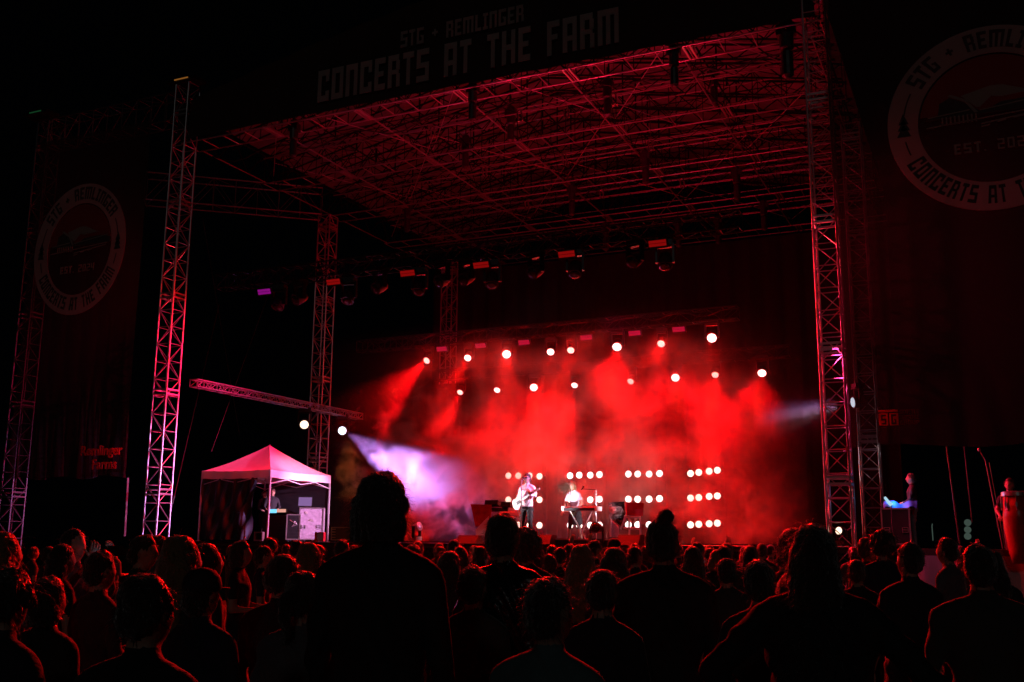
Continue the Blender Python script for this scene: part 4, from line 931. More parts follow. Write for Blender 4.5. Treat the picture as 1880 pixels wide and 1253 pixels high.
L_ = [
 (8, 978, 5.5, 'down.f', 'veil', 'l', 'person with loose fair hair cut by the photo edge, hair glowing red', -.2),
 (82, 1003, 13, 'down.m', 'short', 'd', 'small head between the fair haired person at the edge and the long dark hair', -.5),
 (118, 999, 7.5, 'down.f', 'long', 'd', 'woman with long dark hair in front of the man seen in profile', -.3),
 (155, 971, 7.9, 'phone.m', 'short', 'd', 'tall man in profile looking across at the stage, hands raised in front', -1.2),
 (237, 981, 7.2, 'down.m', 'short', 'd', 'dark short haired head just before the pink lit tower foot', -.3),
 (287, 984, 9.6, 'down.t', 'short', 'b', 'head against the foot of the pink lit tower, cheek edged red', -.9),
 (335, 985, 4.9, 'down.f', 'veil', 'l', 'woman with long fair hair edged bright red, in front of the tent wall', -.3),
 (272, 1056, 3.1, 'down.w', 'short', 'd', 'large black silhouette low in the crowd below the pink lit tower', 0),
 (410, 998, 6.3, 'down.f', 'long', 'd', 'woman with dark hair in front of the black tent wall', -.4),
 (447, 993, 9.6, 'front.f', 'bob', 'b', 'woman with chin length hair looking sideways, beneath the tent corner', -1.0),
 (478, 1002, 10.5, 'front.t', 'short', 'd', 'person with lit arms folded under the tent corner pole', -.8),
 (512, 988, 14.5, 'down.m', 'curly', 'd', 'curly head in front of the desk inside the tent', -.2),
 (545, 993, 13.5, 'down.m', 'short', 'd', 'short haired head in front of the white framed rack', -.2),
 (575, 997, 7.8, 'down.f', 'bob', 'l', 'woman with wide fair hair in front of the tall road case', -.3),
 (624, 991, 12.5, 'down.m', 'short', 'd', 'round dark head in front of the orange lit racks', -.2),
 (774, 1000, 9.6, 'down.f', 'bob', 'b', 'rounded hairdo edged red beside the biggest silhouette', -.2),
 (783, 993, 16, 'down.m', 'short', 'd', 'tiny head right under the chrome footlight', -.2),
 (800, 1004, 14, 'down.m', 'short', 'b', 'small head below the black pleats next to the footlight', -.2),
 (820, 1012, 7.4, 'down.f', 'veil', 'b', 'woman with long hair rimmed by a red streak, before the puffy jacket man', -.35),
 (835, 991, 15.5, 'phone.m', 'short', 'd', 'head below the box speaker nearest the tent, holding up a small bright phone', -.2),
 (857, 1004, 11.5, 'down.f', 'long', 'b', 'long haired head between the red streaked woman and the puffy jacket man', -.2),
 (893, 1003, 12, 'phone.f', 'long', 'd', 'person with a glowing blue phone just left of the puffy jacket man', -.2),
 (966, 972, 7.9, 'down.m', 'curly', 'b', 'person with frizzy hair touching the puffy jacket man, below the singer', -.2),
 (987, 994, 9.2, 'down.f', 'bob', 'b', 'rounded head outlined red next to the frizzy hair', -.2),
 (1007, 1005, 13, 'down.m', 'short', 'd', 'narrow dark head under the low riser', -.2),
 (1020, 1001, 15, 'cheer.m', 'short', 'd', 'small head with raised hand under the low riser', -.2),
 (1028, 1017, 10.6, 'down.t', 'short', 'b', 'short person whose crown is outlined by a bright red arc', -.2),
 (1044, 999, 14, 'cheer.f', 'bob', 'b', 'small bright haired head behind the red arc outlined one', -.2),
 (1073, 1001, 7.4, 'down.f', 'veil', 'l', 'woman with translucent red lit hair falling to her shoulders, below the keyboard', -.2),
 (1107, 991, 12.5, 'down.m', 'short', 'd', 'dark round head directly below the lamp standing on the stage edge', -.2),
 (1136, 990, 15.5, 'down.m', 'cap', 'd', 'small person in a cap edged red under the box speaker by the mirrored panels', -.2),
 (1135, 1005, 6.6, 'down.f', 'veil', 'b', 'woman with thick dark hair spreading wide, between the keyboard and the bun', -.2),
 (1158, 998, 14.5, 'down.f', 'long', 'b', 'small long haired head right beside the bun wearer, further forward', -.2),
 (1168, 1003, 11.5, 'front.t', 'short', 'd', 'dark flat topped head partly behind the bun wearer', -.2),
 (1262, 1004, 8.8, 'down.f', 'long', 'b', 'woman with red edged hair just past the bun wearer', -.2),
 (1271, 996, 13.5, 'down.m', 'short', 'd', 'small black head above the red edged hair next to the bun', -.2),
 (1292, 1009, 11.5, 'phone.f', 'bob', 'l', 'bright red lit hairdo of a person filming with a phone near the bun wearer', -.2),
 (1312, 1006, 14.5, 'cheer.m', 'short', 'd', 'small head behind raised lit fingers, under the bare stage edge', -.2),
 (1335, 997, 13.5, 'down.m', 'short', 'd', 'dark oval head rising above the bare stage edge line', -.2),
 (1353, 1002, 11.5, 'down.m', 'short', 'd', 'square dark head next to the oval one at the bare stage edge', -.2),
 (1333, 1025, 7.9, 'down.m', 'short', 'd', 'low head with a thin red arc in front of the oval and square heads', -.2),
 (1390, 1002, 11.5, 'down.f', 'long', 'd', 'dark long haired head midway along the bare stage edge', -.2),
 (1402, 998, 15.5, 'down.m', 'short', 'b', 'tiny bright topped head behind the dark long haired one at the bare stage edge', -.2),
 (1421, 1002, 10, 'phone.m', 'short', 'd', 'head with a violet blue lit edge beside the largest long haired woman', -.2),
 (1450, 969, 6.3, 'down.m', 'short', 'd', 'head half hidden behind the largest long haired woman', -.1),
 (1583, 987, 10.6, 'down.m', 'short', 'b', 'head outlined red at the foot of the red lit tower', -.1),
 (1606, 975, 9.9, 'down.m', 'curly', 'd', 'tall person with violet tipped hair before the road case on the side platform', .1),
 (1573, 1028, 8.6, 'down.t', 'short', 'b', 'low head with a bright red cheek beside the big woman\'s arm', .3),
 (1649, 997, 7.2, 'down.w', 'short', 'd', 'broad black clad man in front of the pinkish skirt', .2),
 (1740, 988, 9.8, 'front.m', 'short', 'd', 'person with red lit ear standing before the edge of the pinkish skirt', .4),
 (1797, 1000, 5.2, 'down.w', 'short', 'd', 'broad shouldered dark figure with one red lit shoulder, under the red drum', .2),
 (1834, 1011, 8.2, 'down.f', 'long', 'd', 'long haired figure behind the broad shouldered one, under the red drum', .2),
 (14, 1046, 3.9, 'akimbo.w', 'curly', 'd', 'big dark figure in the bottom corner of the tent side', -.1),
 (186, 1012, 6.0, 'front.m', 'short', 'd', 'dark figure with low head between the profile man and the pink lit tower', -.2),
 (520, 1018, 5.2, 'down.w', 'short', 'd', 'wide dark back filling the gap in front of the tent corner', -.1),
 (1395, 1030, 5.2, 'front.m', 'short', 'd', 'dark figure crouching a little between the low red arc head and the big woman', 0),
 (372, 1046, 4.7, 'front.w', 'cap', 'd', 'dark figure in a cap filling the gap under the tent pole nearest the tower', -.1),
 (640, 1012, 6.2, 'down.w', 'short', 'd', 'dark back close beside the tallest silhouette, tent side', 0),
 (1105, 1046, 4.9, 'drink.m', 'short', 'd', 'low dark figure between the teal shirt and the bun wearer', 0),
 (560, 1050, 4.4, 'down.j', 'pony', 'd', 'low dark figure with tied hair near the bottom, below the road case', 0),
 (90, 1060, 4.6, 'down.j', 'bob', 'd', 'low dark jacketed figure below the woman with long dark hair', 0),
 (870, 1040, 5.4, 'down.m', 'short', 'd', 'low dark head close behind the puffy jacket', 0),
]
for t_ in L_:
    r, sc_ = crowd(*t_[:7], rz=t_[7])
    if t_[3].startswith('phone'):
        f = held_phone(r, sc_, M['phone'] if t_[0] in (893, 1292, 155) else M['phone_red'])
        tag(f, {155: 'phone raised by the tall man in profile', 835: 'small bright phone below the box speaker nearest the tent', 893: 'glowing blue phone next to the puffy jacket man', 1292: 'violet glowing phone near the bun wearer', 1421: 'phone held by the violet edged head'}[t_[0]], 'phone', 'phones held up by the crowd')
# heads along the front barrier
far = [(648, 1001, 'under the end rack by the biggest silhouette'), (808, 997, 'under the black pleats by the footlight'), (848, 1000, 'beside the small bright phone'), (872, 1002, 'below the mirrored keyboard stand leg'), (905, 998, 'right behind the puffy jacket man\'s ear'),
       (1060, 1001, 'under the keyboard player\'s feet'), (1085, 999, 'between the keyboard player and the edge lamp'), (1122, 1001, 'just right of the edge lamp'), (1178, 1003, 'touching the bun wearer\'s neck'), (1248, 1000, 'touching the bun wearer\'s ear'), (1300, 1001, 'where the bare stage edge begins'),
       (1323, 1003, 'just before the dark oval head'), (1370, 1004, 'between square head and dark hair'), (1380, 999, 'tiny, above the gap beside the long dark hair'), (1411, 1000, 'behind the violet edged head'), (1436, 1001, 'where the bare stage edge ends'),
       (1590, 1000, 'behind the red outlined head at the tower foot'), (1625, 1001, 'under the road case on the side platform'), (1555, 1004, 'at the foot of the red lit tower'), (1760, 1003, 'before the dark part of the side platform'),
       (497, 1000, 'under the white tent corner pole'), (530, 1000, 'under the white framed rack'), (560, 1001, 'under the tall road case, tent pole side'), (595, 1001, 'under the far tent pole'), (430, 1001, 'under the black tent wall'), (365, 1003, 'under the tent pole nearest the tower'), (305, 1002, 'beside the tower foot, tent side'), (210, 1003, 'under the violet lit pole'), (60, 1004, 'near the photo edge behind the fair hair')]
fk = ['down.m', 'down.f', 'down.t', 'cheer.m', 'front.m']; fh = [('short', 'd'), ('long', 'b'), ('short', 'b'), ('bob', 'd'), ('cap', 'd'), ('pony', 'b'), ('curly', 'd')]
fl_ = {'short': 'short haired', 'long': 'long haired', 'bob': 'bob haired', 'cap': 'capped', 'pony': 'pony tailed', 'curly': 'curly'}
for i, (x, y, lab) in enumerate(far):
    hs_, tn = fh[(i*3) % 7]
    crowd(x, y, 16.5+(i*37 % 5), fk[(i*2) % 5], hs_, tn, 'small %s head of the front rows %s' % (fl_[hs_], lab), rz=-.2, group='small heads in the front rows')
# the large foreground figures, each its own shape
def hero(px, py, D, label, arms, hstyle, tone, kw, mats, hk={}, rz=0.0, xs=1.0):
    me, H = body_mesh('body', arms, mats, voxel=.016, **kw); hm = hair_mesh('hair', hstyle, M['hair_'+tone], H, voxel=.011, strands=1500, sw=.0007, **hk) if hstyle != 'none' else None
    return crowd(px, py, D, None, hstyle, tone, label, rz, group=None, hmesh=hm, bmesh_=me, xs=xs)
BK = M['black_cloth']
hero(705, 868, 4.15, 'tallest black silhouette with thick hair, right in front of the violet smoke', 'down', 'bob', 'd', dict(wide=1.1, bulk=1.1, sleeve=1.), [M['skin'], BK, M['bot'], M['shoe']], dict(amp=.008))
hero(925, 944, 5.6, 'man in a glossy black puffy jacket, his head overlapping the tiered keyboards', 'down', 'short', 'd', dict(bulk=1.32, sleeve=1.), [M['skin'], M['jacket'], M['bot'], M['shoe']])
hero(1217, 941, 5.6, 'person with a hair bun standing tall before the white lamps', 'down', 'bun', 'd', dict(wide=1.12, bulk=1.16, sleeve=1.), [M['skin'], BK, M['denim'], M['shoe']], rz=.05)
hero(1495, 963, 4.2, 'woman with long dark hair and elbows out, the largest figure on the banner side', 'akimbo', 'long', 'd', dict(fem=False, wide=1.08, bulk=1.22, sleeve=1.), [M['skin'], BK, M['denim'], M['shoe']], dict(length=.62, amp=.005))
hero(1008, 1062, 3.4, 'dark haired head low in the middle above a grey teal shirt', 'front', 'short', 'd', dict(wide=1.1, bulk=1.08), [M['skin'], M['teal'], M['bot'], M['shoe']], rz=-.25)

# ------------------------------------------------------------------ performers
def face_bits(r, H, sc_, glasses=False):
    for s_ in (-1, 1): MB().ell(H+Vector((s_*.032, .083, .005)), (.012, .008, .008), nu=8, nv=6).build('eye', M['black'], r).scale = (sc_,)*3
    if glasses: MB().box(H+Vector((0, .10, .006)), (.14, .01, .035)).box(H+Vector((.075, .04, .01)), (.006, .12, .01)).box(H+Vector((-.075, .04, .01)), (.006, .12, .01)).build('sunglasses', M['black'], r).scale = (sc_,)*3
def performer(px, py, Y, z0, rz, label, arms, mats, hstyle, tone, kw, hk={}, glasses=False):
    p = atY(px, py, Y); me, H = body_mesh('body', arms, mats, voxel=.014, **kw); sc_ = (p.z-z0)/(H.z+.13)
    r = empty('person', (p.x, p.y, z0), rz, label, 'person'); o = obj('body', me, r, scale=(sc_,)*3)
    obj('hair', hair_mesh('hair', hstyle, M['hair_'+tone], H, voxel=.012, strands=300, sw=.0015, **hk), r, scale=(sc_,)*3); face_bits(r, H, sc_, glasses); return r, sc_
# singer: right hand over the strings, left hand on the neck (figure faces +Y locally, turned to the crowd)
sing_arms = (((.27, -.03, 1.16), (.13, .21, 1.06), (-.9, .3, -.2), (0, -1, 0)), ((-.26, .03, 1.20), (-.27, .30, 1.22), (-.1, .5, .6), (.9, -.3, 0)))
singer, ss = performer(968, 869, 25.6, DZ, pi-.15, 'singer in a pale suit jacket and sunglasses playing a white electric guitar at a microphone', sing_arms, [M['skin'], M['suit'], BK, M['shoe']], 'short', 'd', dict(bulk=1.06, sleeve=1.0, curl=1.1, legs=(((.13, .03, .50), (.15, 0, .09)), ((-.11, .02, .50), (-.13, -.02, .09)))), glasses=True)
MB().path([(-.10, .12, 1.46), (-.02, .15, 1.30), (.10, .17, 1.10)], .014).build('shirt_front', M['pinkshirt'], singer)
MB().poly([(-.075, 0), (.075, 0), (.03, -.34), (-.03, -.34)], .01, (0, .115, 1.44), Vector((1, 0, 0)), Vector((0, .05, 1)), Vector((0, 1, 0))).build('shirt', M['pinkshirt'], singer)
def guitar(parent_loc, rz, label):
    g = empty('electric_guitar', parent_loc, rz, label, 'guitar')
    ax_ = Vector((-.80, .10, .42)).normalized(); up_ = Vector((.42, 0, .80)).normalized(); fr = up_.cross(ax_)*-1
    fr = ax_.cross(up_)
    if fr.y < 0: fr = -fr
    prof = [(-.20, -.10), (-.215, 0), (-.19, .11), (-.10, .155), (-.02, .11), (.05, .12), (.14, .165), (.17, .13), (.12, .05), (.13, -.04), (.17, -.12), (.12, -.15), (.03, -.10), (-.04, -.11), (-.12, -.155)]
    MB().poly(prof, .045, (0, 0, 0), ax_, up_, fr).build('guitar_body', M['guitar'], g)
    MB().poly([(.10, -.028), (.62, -.022), (.62, .022), (.10, .028)], .025, fr*.035, ax_, up_, fr).build('neck', M['case_edge'], g)
    MB().poly([(.62, -.03), (.80, -.045), (.80, .0), (.62, .035)], .02, fr*.03, ax_, up_, fr).build('headstock', M['guitar'], g)
    MB().poly([(-.06, -.04), (.06, -.04), (.06, .04), (-.06, .04)], .01, fr*.046, ax_, up_, fr).build('pickguard', M['black'], g)
    return g
gp = singer.matrix_basis @ Vector((.10*ss, .20*ss, 1.03*ss))
guitar(gp, singer.rotation_euler.z, 'white electric guitar slung across the singer\'s body')
o = MB().path([singer.matrix_basis @ Vector(v) for v in ((-.14, .13, 1.16), (-.13, .14, 1.36), (-.10, .05, 1.47), (.08, -.10, 1.36), (.17, .02, 1.08))], .02).build('guitar_strap', M['strap']); tag(o, 'dark red strap over the singer\'s shoulder', 'guitar strap')
def mic_stand(p, h, label, boom=None, tilt=0.):
    r = empty('microphone_stand', p, 0, label, 'microphone stand')
    MB().lathe([(.15, 0), (.15, .02), (.03, .035)], n=20).build('base', M['blackmetal'], r)
    MB().tube((0, 0, .02), (0, 0, h), .013).build('pole', M['case_edge'] if tilt else M['alu'], r)
    e = Vector((0, 0, h)); 
    if boom: MB().tube((0, 0, h), Vector(boom)+Vector((0, 0, h)), .010).build('boom', M['blackmetal'], r); e = e+Vector(boom)
    MB().tube(e-Vector((0, 0, .02)), e+Vector((0, .12, .05)), .016, .022).ell(e+Vector((0, .14, .06)), (.03, .03, .03)).build('microphone', M['black'], r); return r
q = atY(957, 985, 25.05); mic_stand((q.x, 25.05, DZ), 1.66, 'straight microphone stand in front of the singer', tilt=1)
q = atY(1095, 985, 26.6); mic_stand((q.x, 26.6, DZ), 1.46, 'microphone stand with a level boom beside the keyboard player', boom=(-.42, .0, .03))
# keyboard player bending over the keys, hair flung sideways
kb_arms = (((.26, .10, 1.15), (.20, .36, .98), (0, .8, -.5), (0, 0, -1)), ((-.26, .10, 1.15), (-.20, .36, .98), (0, .8, -.5), (0, 0, -1)))
kp, ks = performer(1056, 884, 27.0, DZ, pi-.1, 'keyboard player leaning over the keys with hair flung out sideways', kb_arms, [M['skin'], M['suit'], BK, M['shoe']], 'bob', 'l', dict(fem=True, lean=.22, skirt=True, legskin=True, barearm=True, curl=.9, legs=(((.16, .02, .50), (.24, 0, .09)), ((-.14, .06, .50), (-.22, .04, .09)))))
fl = MB()
for _ in range(130):
    a = random.gauss(.15, .75); L2 = random.uniform(.2, .48); p0_ = kp.matrix_basis @ Vector((.05*ks, .22*ks, 1.60*ks)); v = Vector((-cos(a), random.gauss(0, .15), sin(a)*.6-.1)); p1_ = p0_+v*L2*.6; p2_ = p1_+(v+Vector((0, 0, -.25))).normalized()*L2*.4
    fl.path([p0_, p1_, p2_], [.006, .005, .0015], n=3)
oo = fl.build('flying_hair', M['hair_b']); oo.parent = kp; oo.matrix_parent_inverse = (Matrix.Translation(kp.location) @ Matrix.Rotation(kp.rotation_euler.z, 4, 'Z')).inverted()
def keyboard(p, w_, d_, label, z, mt=None, stand='x', wedge=True):
    r = empty('keyboard', p, 0, label, 'keyboard')
    MB().poly([(0, 0), (d_, 0), (d_, .10), (d_*.35, .12), (0, .07)], w_, (-w_/2, 0, z), Vector((0, 1, 0)), Vector((0, 0, 1)), Vector((1, 0, 0))).build('keyboard_case', mt or M['black'], r)
    MB().box((-w_/2-.03, d_/2, z+.055), (.06, d_+.02, .12)).box((w_/2+.03, d_/2, z+.055), (.06, d_+.02, .12)).build('end_cheek', M['keys'], r)
    k_ = MB()
    for i in range(int(w_/.024)): k_.box((-w_/2+.012+i*.024, d_-.07, z+.115), (.021, .13, .014))
    k_.build('key_row', M['keys'], r)
    if stand == 'x':
        MB().tube((-w_*.36, d_/2, z), (w_*.20, d_/2, 0), .02).build('leg', M['case_edge'], r); MB().tube((w_*.36, d_/2, z), (-w_*.20, d_/2, 0), .02).build('leg', M['case_edge'], r)
    return r
a = atY(1031, 938, 26.3); b_ = atY(1096, 938, 26.3)
keyboard(((a.x+b_.x)/2, 26.3, DZ), b_.x-a.x-.12, .38, 'black keyboard on a crossed stand in front of the bending player', a.z-DZ)
a = atY(876, 940, 27.6); b_ = atY(936, 940, 27.6)
keyboard(((a.x+b_.x)/2, 27.6, DZ), b_.x-a.x-.12, .36, 'black synthesizer on the tiered rig nearest the tent', a.z-DZ)
sy = atY(905, 925, 27.7); o = MB().box((0, 0, 0), (.42, .25, .13), Matrix.Rotation(-.3, 3, 'X')).box((.45, 0, -.05), (.3, .2, .14), Matrix.Rotation(-.3, 3, 'X')).build('sound_module', M['black'], loc=sy); tag(o, 'small black sound module lying on the synthesizer of the tiered rig', 'synthesizer')
a = atY(921, 947, 27.2); b_ = atY(948, 947, 27.2); keyboard(((a.x+b_.x)/2, 27.2, DZ), b_.x-a.x, .28, 'small white keyboard below the tiered rig', a.z-DZ, mt=M['keys'], stand='')
def screen_panel(name, pts, Y, mt, label, cat, group=None):
    P_ = [atY(x, y, Y) for x, y in pts]; o_ = P_[0]; q_ = [((p.x-o_.x), (p.z-o_.z)) for p in P_]; o = MB().poly(q_, .02, (0, 0, 0), EX, EY, Vector((0, 1, 0))).build(name, mt, loc=(o_.x, Y, o_.z)); return tag(o, label, cat, group)
screen_panel('red_screen', [(864, 926), (903, 927), (900, 960), (873, 968)], 27.5, M['redpanel'], 'shiny red front panel hanging from the tiered keyboard rig', 'front panel')
screen_panel('keyboard_stand', [(873, 973), (897, 948), (904, 985), (874, 986)], 27.45, M['leg_white'], 'white slanting support under the tiered keyboard rig', 'keyboard stand')
screen_panel('mirror_panel', [(1117, 923), (1146, 921), (1147, 945), (1140, 966), (1118, 950)], 27.2, M['mylar'], 'crumpled mirror panel reflecting violet light', 'mirror panel', None)
screen_panel('mirror_panel', [(1148, 922), (1182, 924), (1180, 948), (1149, 946)], 27.3, M['redpanel'], 'mirror panel glowing orange and red next to the violet one', 'mirror panel', None)  # red of the reflected stage light put into the panel's own colour
r = empty('keyboard_stand', (0, 0, 0), 0, 'pale trestle stand below the mirror panels', 'stand')
for (p_, q_) in (((1122, 950), (1121, 986)), ((1155, 948), (1155, 986)), ((1175, 950), (1176, 990)), ((1148, 950), (1140, 972))):
    MB().tube(atY(*p_, 27.35), atY(*q_, 27.35), .03).build('leg', M['leg_white'], r)
MB().tube(atY(1121, 950, 27.35), atY(1176, 950, 27.35), .03).tube(atY(1145, 970, 27.35), atY(1177, 971, 27.35), .03).build('crossbar', M['leg_white'], r)
screen_panel('stand_cloth', [(1122, 955), (1136, 968), (1136, 986), (1122, 986)], 27.4, M['suit'], 'pale cloth triangle under the violet mirror panel', 'cloth')
def wedge(px0, px1, py0, Y, label, mt=None):
    a = atY(px0, 1000, Y); b_ = atY(px1, py0, Y); w_ = b_.x-a.x; h = b_.z-DZ
    r = empty('monitor_speaker', ((a.x+b_.x)/2, Y, DZ), 0, label, 'speaker', 'boxes along the stage edge')
    MB().poly([(0, 0), (.55, 0), (.50, h), (.18, h)], w_, (-w_/2, 0, 0), Vector((0, 1, 0)), Vector((0, 0, 1)), EX).build('cabinet', mt or M['black'], r)
    MB().box((0, .36, h*.6), (w_*.86, .3, .02), Matrix.Rotation(.0, 3, 'X')).build('grille', M['blackmetal'], r)
wedge(836, 872, 983, 24.6, 'black monitor box at the stage edge nearest the chrome footlight'); wedge(972, 1008, 982, 24.6, 'black monitor box below the singer'); wedge(1131, 1171, 982, 24.6, 'black monitor box below the mirror panels')
a = atY(1009, 989, 25.0); b_ = atY(1130, 989, 25.0)
r = empty('low_riser', ((a.x+b_.x)/2, 25.3, DZ), 0, 'low black riser under the keyboard player at the stage edge', 'riser'); MB().box((0, 0, (a.z-DZ)/2), (b_.x-a.x, .5, a.z-DZ)).build('top', M['deck'], r); MB().box((0, -.26, (a.z-DZ)-.02), (b_.x-a.x, .02, .03)).build('edge', M['alu'], r)

# ------------------------------------------------------------------ canopy tent with desk, racks and two engineers
TX0, TX1, TY0, TY1 = -22.12, -19.5, 25.15, 28.27
tn = empty('canopy_tent', ((TX0+TX1)/2, (TY0+TY1)/2, DZ), 0, 'white pop-up canopy tent lit pink, standing between the pink tower and the dim one', 'tent')
hx, hy = (TX1-TX0)/2, (TY1-TY0)/2; vb, vt, pk = 1.88, 2.12, atY(490, 818, 26.7).z-DZ
N_ = 16; vs = []; fs = []
for k in range(4):
    c0 = [(-hx, -hy), (hx, -hy), (hx, hy), (-hx, hy)][k]; c1 = [(-hx, -hy), (hx, -hy), (hx, hy), (-hx, hy)][(k+1) % 4]; o0 = len(vs)
    for i in range(N_+1):
        t_ = i/N_
        for j in range(N_+1):
            u = j/N_; x = (c0[0]*(1-u)+c1[0]*u)*(1-t_); y = (c0[1]*(1-u)+c1[1]*u)*(1-t_)
            z = vt+(pk-vt)*(t_**1.25)-.10*sin(pi*u)*(1-t_)*t_*1.5-.03*sin(pi*u)*(1-t_)+.008*sin(u*40+t_*9)*(1-t_)
            vs.append((x, y, z))
    for i in range(N_):
        for j in range(N_): a = o0+i*(N_+1)+j; fs.append((a, a+1, a+N_+2, a+N_+1))
MB().add(vs, fs).build('canopy_roof', M['tent'], tn, smooth=True)
for k in range(4):
    c0 = Vector([(-hx, -hy), (hx, -hy), (hx, hy), (-hx, hy)][k]); c1 = Vector([(-hx, -hy), (hx, -hy), (hx, hy), (-hx, hy)][(k+1) % 4]); vs = []; fs = []; nn = (c1-c0).normalized(); nn = Vector((nn.y, -nn.x))
    for i in range(41):
        u = i/40; p_ = c0.lerp(c1, u); wv = nn*(.012*sin(u*31)+.01*sin(u*13)); vs += [(p_.x, p_.y, vt-.03*sin(pi*u)), (p_.x+wv.x+nn.x*.01, p_.y+wv.y+nn.y*.01, vb-.02*sin(pi*u)+.008*sin(u*25))]
    for i in range(40): fs.append((2*i, 2*i+2, 2*i+3, 2*i+1))
    MB().add(vs, fs).build('valance', M['tent'], tn, smooth=True)
    c = c0*.985; lg = MB().box((c.x, c.y, 1.0), (.045, .045, 2.1)).box((c.x, c.y, .95), (.056, .056, .12)).box((c.x, c.y, .01), (.12, .12, .02)); lg.build('leg', M['leg_white'], tn)
    mid = (c0+c1)/2
    MB().tube((c0.x*.98, c0.y*.98, 1.98), (mid.x*.98, mid.y*.98, 1.75), .014).tube((mid.x*.98, mid.y*.98, 1.75), (c1.x*.98, c1.y*.98, 1.98), .014).tube((c0.x*.98, c0.y*.98, 1.7), (mid.x*.98, mid.y*.98, 2.0), .014).tube((mid.x*.98, mid.y*.98, 2.0), (c1.x*.98, c1.y*.98, 1.7), .014).build('scissor_brace', M['leg_white'], tn)
vs = []; fs = []
for i in range(49):
    for j in range(21):
        u = i/48; v = j/20; x = -hx+.04+(2*hx-.58)*u*(1-.10*(1-v)*u); vs.append((x, -hy+.06+.09*sin(u*19+v*6)*(.3+(1-v))+.05*sin(u*41-v*9), .05+1.84*v))
for i in range(48):
    for j in range(20): a = i*21+j; fs.append((a, a+21, a+22, a+1))
MB().add(vs, fs).build('side_wall', M['tentwall'], tn, smooth=True)
vs = []; fs = []
for i in range(13):
    for j in range(11): u = i/12; v = j/10; vs.append((hx*.30+.05*sin(u*30)+.35*u*v*.5, hy-.1-.02*i, .05+1.84*v))
for i in range(12):
    for j in range(10): a = i*11+j; fs.append((a, a+11, a+12, a+1))
MB().box((0, hy-.02, 1.0), (2*hx-.1, .02, 1.8)).build('rear_wall', M['tentwall'], tn)
def case_box(p, w_, d_, h, label, cat, mt, corner=True, group=None, handles=True):
    r = empty('road_case', p, 0, label, cat, group); MB().box((0, 0, h/2+.08), (w_, d_, h)).build('case_body', mt, r)
    e = MB()
    for sx in (-1, 1):
        for sy in (-1, 1): e.box((sx*w_/2, sy*d_/2, h/2+.08), (.035, .035, h+.03))
        for zz in (0, h): e.box((sx*w_/2, 0, zz+.08), (.035, d_-.04, .035))
    for sy in (-1, 1):
        for zz in (0, h): e.box((0, sy*d_/2, zz+.08), (w_-.04, .035, .035))
    e.build('edging', M['case_edge'], r); wl = MB()
    for sx in (-1, 1):
        for sy in (-1, 1): wl.box((sx*w_*.38, sy*d_*.36, .04), (.05, .08, .08))
    wl.build('caster', M['black'], r)
    if handles:
        hn = MB()
        for sx in (-1, 1):
            cx_, cz_ = sx*w_*.33, h*.40+.08
            hn.box((cx_, -d_/2-.012, cz_+.05), (.13, .02, .012)).box((cx_, -d_/2-.012, cz_-.05), (.13, .02, .012)).box((cx_-.06, -d_/2-.012, cz_), (.012, .02, .088)).box((cx_+.06, -d_/2-.012, cz_), (.012, .02, .088)).box((cx_, -d_/2-.02, cz_), (.09, .02, .015))
        hn.build('handle_plate', M['case_edge'], r)
    return r
a = atY(543, 992, 26.9); b_ = atY(581, 932, 26.9); w_ = b_.x-a.x; h = b_.z-DZ-.1
cs_ = case_box(((a.x+b_.x)/2, 27.2, DZ), w_, .6, h, 'tall violet lit road case with white stencilled marks inside the tent', 'road case', M['case'])
cs_.rotation_euler.z = .55
st = MB()
for (x0, x1, z_, hh) in ((-.16, .18, .60, .10), (-.2, -.02, .98, .02), (.05, .22, .82, .02), (-.2, .25, .16, .015)):
    n_ = int((x1-x0)/.05)
    for i in range(n_):
        if (i*7+int(z_*100)) % 5 != 0: st.box((x0*w_+(x1-x0)*w_*i/n_, -.306, z_*h+.08), ((x1-x0)*w_/n_*.7, .004, hh*h*.6))
st.lathe([(.045, 0), (.045, .008)], (-w_*.22, -.312, h*.93), n=16, ax=Matrix.Rotation(pi/2, 3, 'X')); st.lathe([(.03, 0), (.03, .008)], (0, -.312, h*.70), n=16, ax=Matrix.Rotation(pi/2, 3, 'X'))
st.build('stencil', M['print'], cs_)
a = atY(519, 992, 26.6); b_ = atY(541, 944, 26.6); w_ = b_.x-a.x; h = b_.z-DZ-.1
rk = case_box(((a.x+b_.x)/2, 26.9, DZ), w_, .55, h, 'open equipment rack with a white frame beside the tall road case', 'rack', M['black'], handles=False)
rk.rotation_euler.z = .5
rr_ = MB()
for i in range(7): rr_.box((0, -.285, .14+i*h/7.5), (w_*.82, .02, h/9))
rr_.build('rack_unit', M['blackmetal'], rk); MB().path([(-w_*.3, -.31, h*.9), (w_*.1, -.33, h*.75), (-w_*.1, -.33, h*.62), (w_*.25, -.32, h*.7), (w_*.1, -.33, h*.85)], .01).build('cable', M['case_edge'], rk)
q = atY(507, 992, 27.3); r = empty('mixing_desk', (q.x, 27.5, DZ), 0, 'cloth covered desk with a lit mixer where the tent crew stand', 'mixing desk')
MB().box((0, 0, .42), (1.0, .6, .84)).build('desk_cloth', M['case'] if 0 else M['black_cloth'], r); MB().box((0, -.02, .90), (.92, .5, .10), Matrix.Rotation(-.2, 3, 'X')).build('mixer', M['blackmetal'], r)
MB().box((-.10, -.30, .96), (.26, .03, .12)).build('display', M['screen_b'], r); MB().box((.22, -.30, .97), (.34, .02, .10)).build('lit_strip', emis('warm_strip', (1, .45, .35), .8), r)
q = atY(557, 931, 27.1); lp = empty('laptop', (q.x, 27.15, q.z), 0, 'laptop open on the tall road case, its screen pale violet', 'laptop')
lp.rotation_euler.z = .5
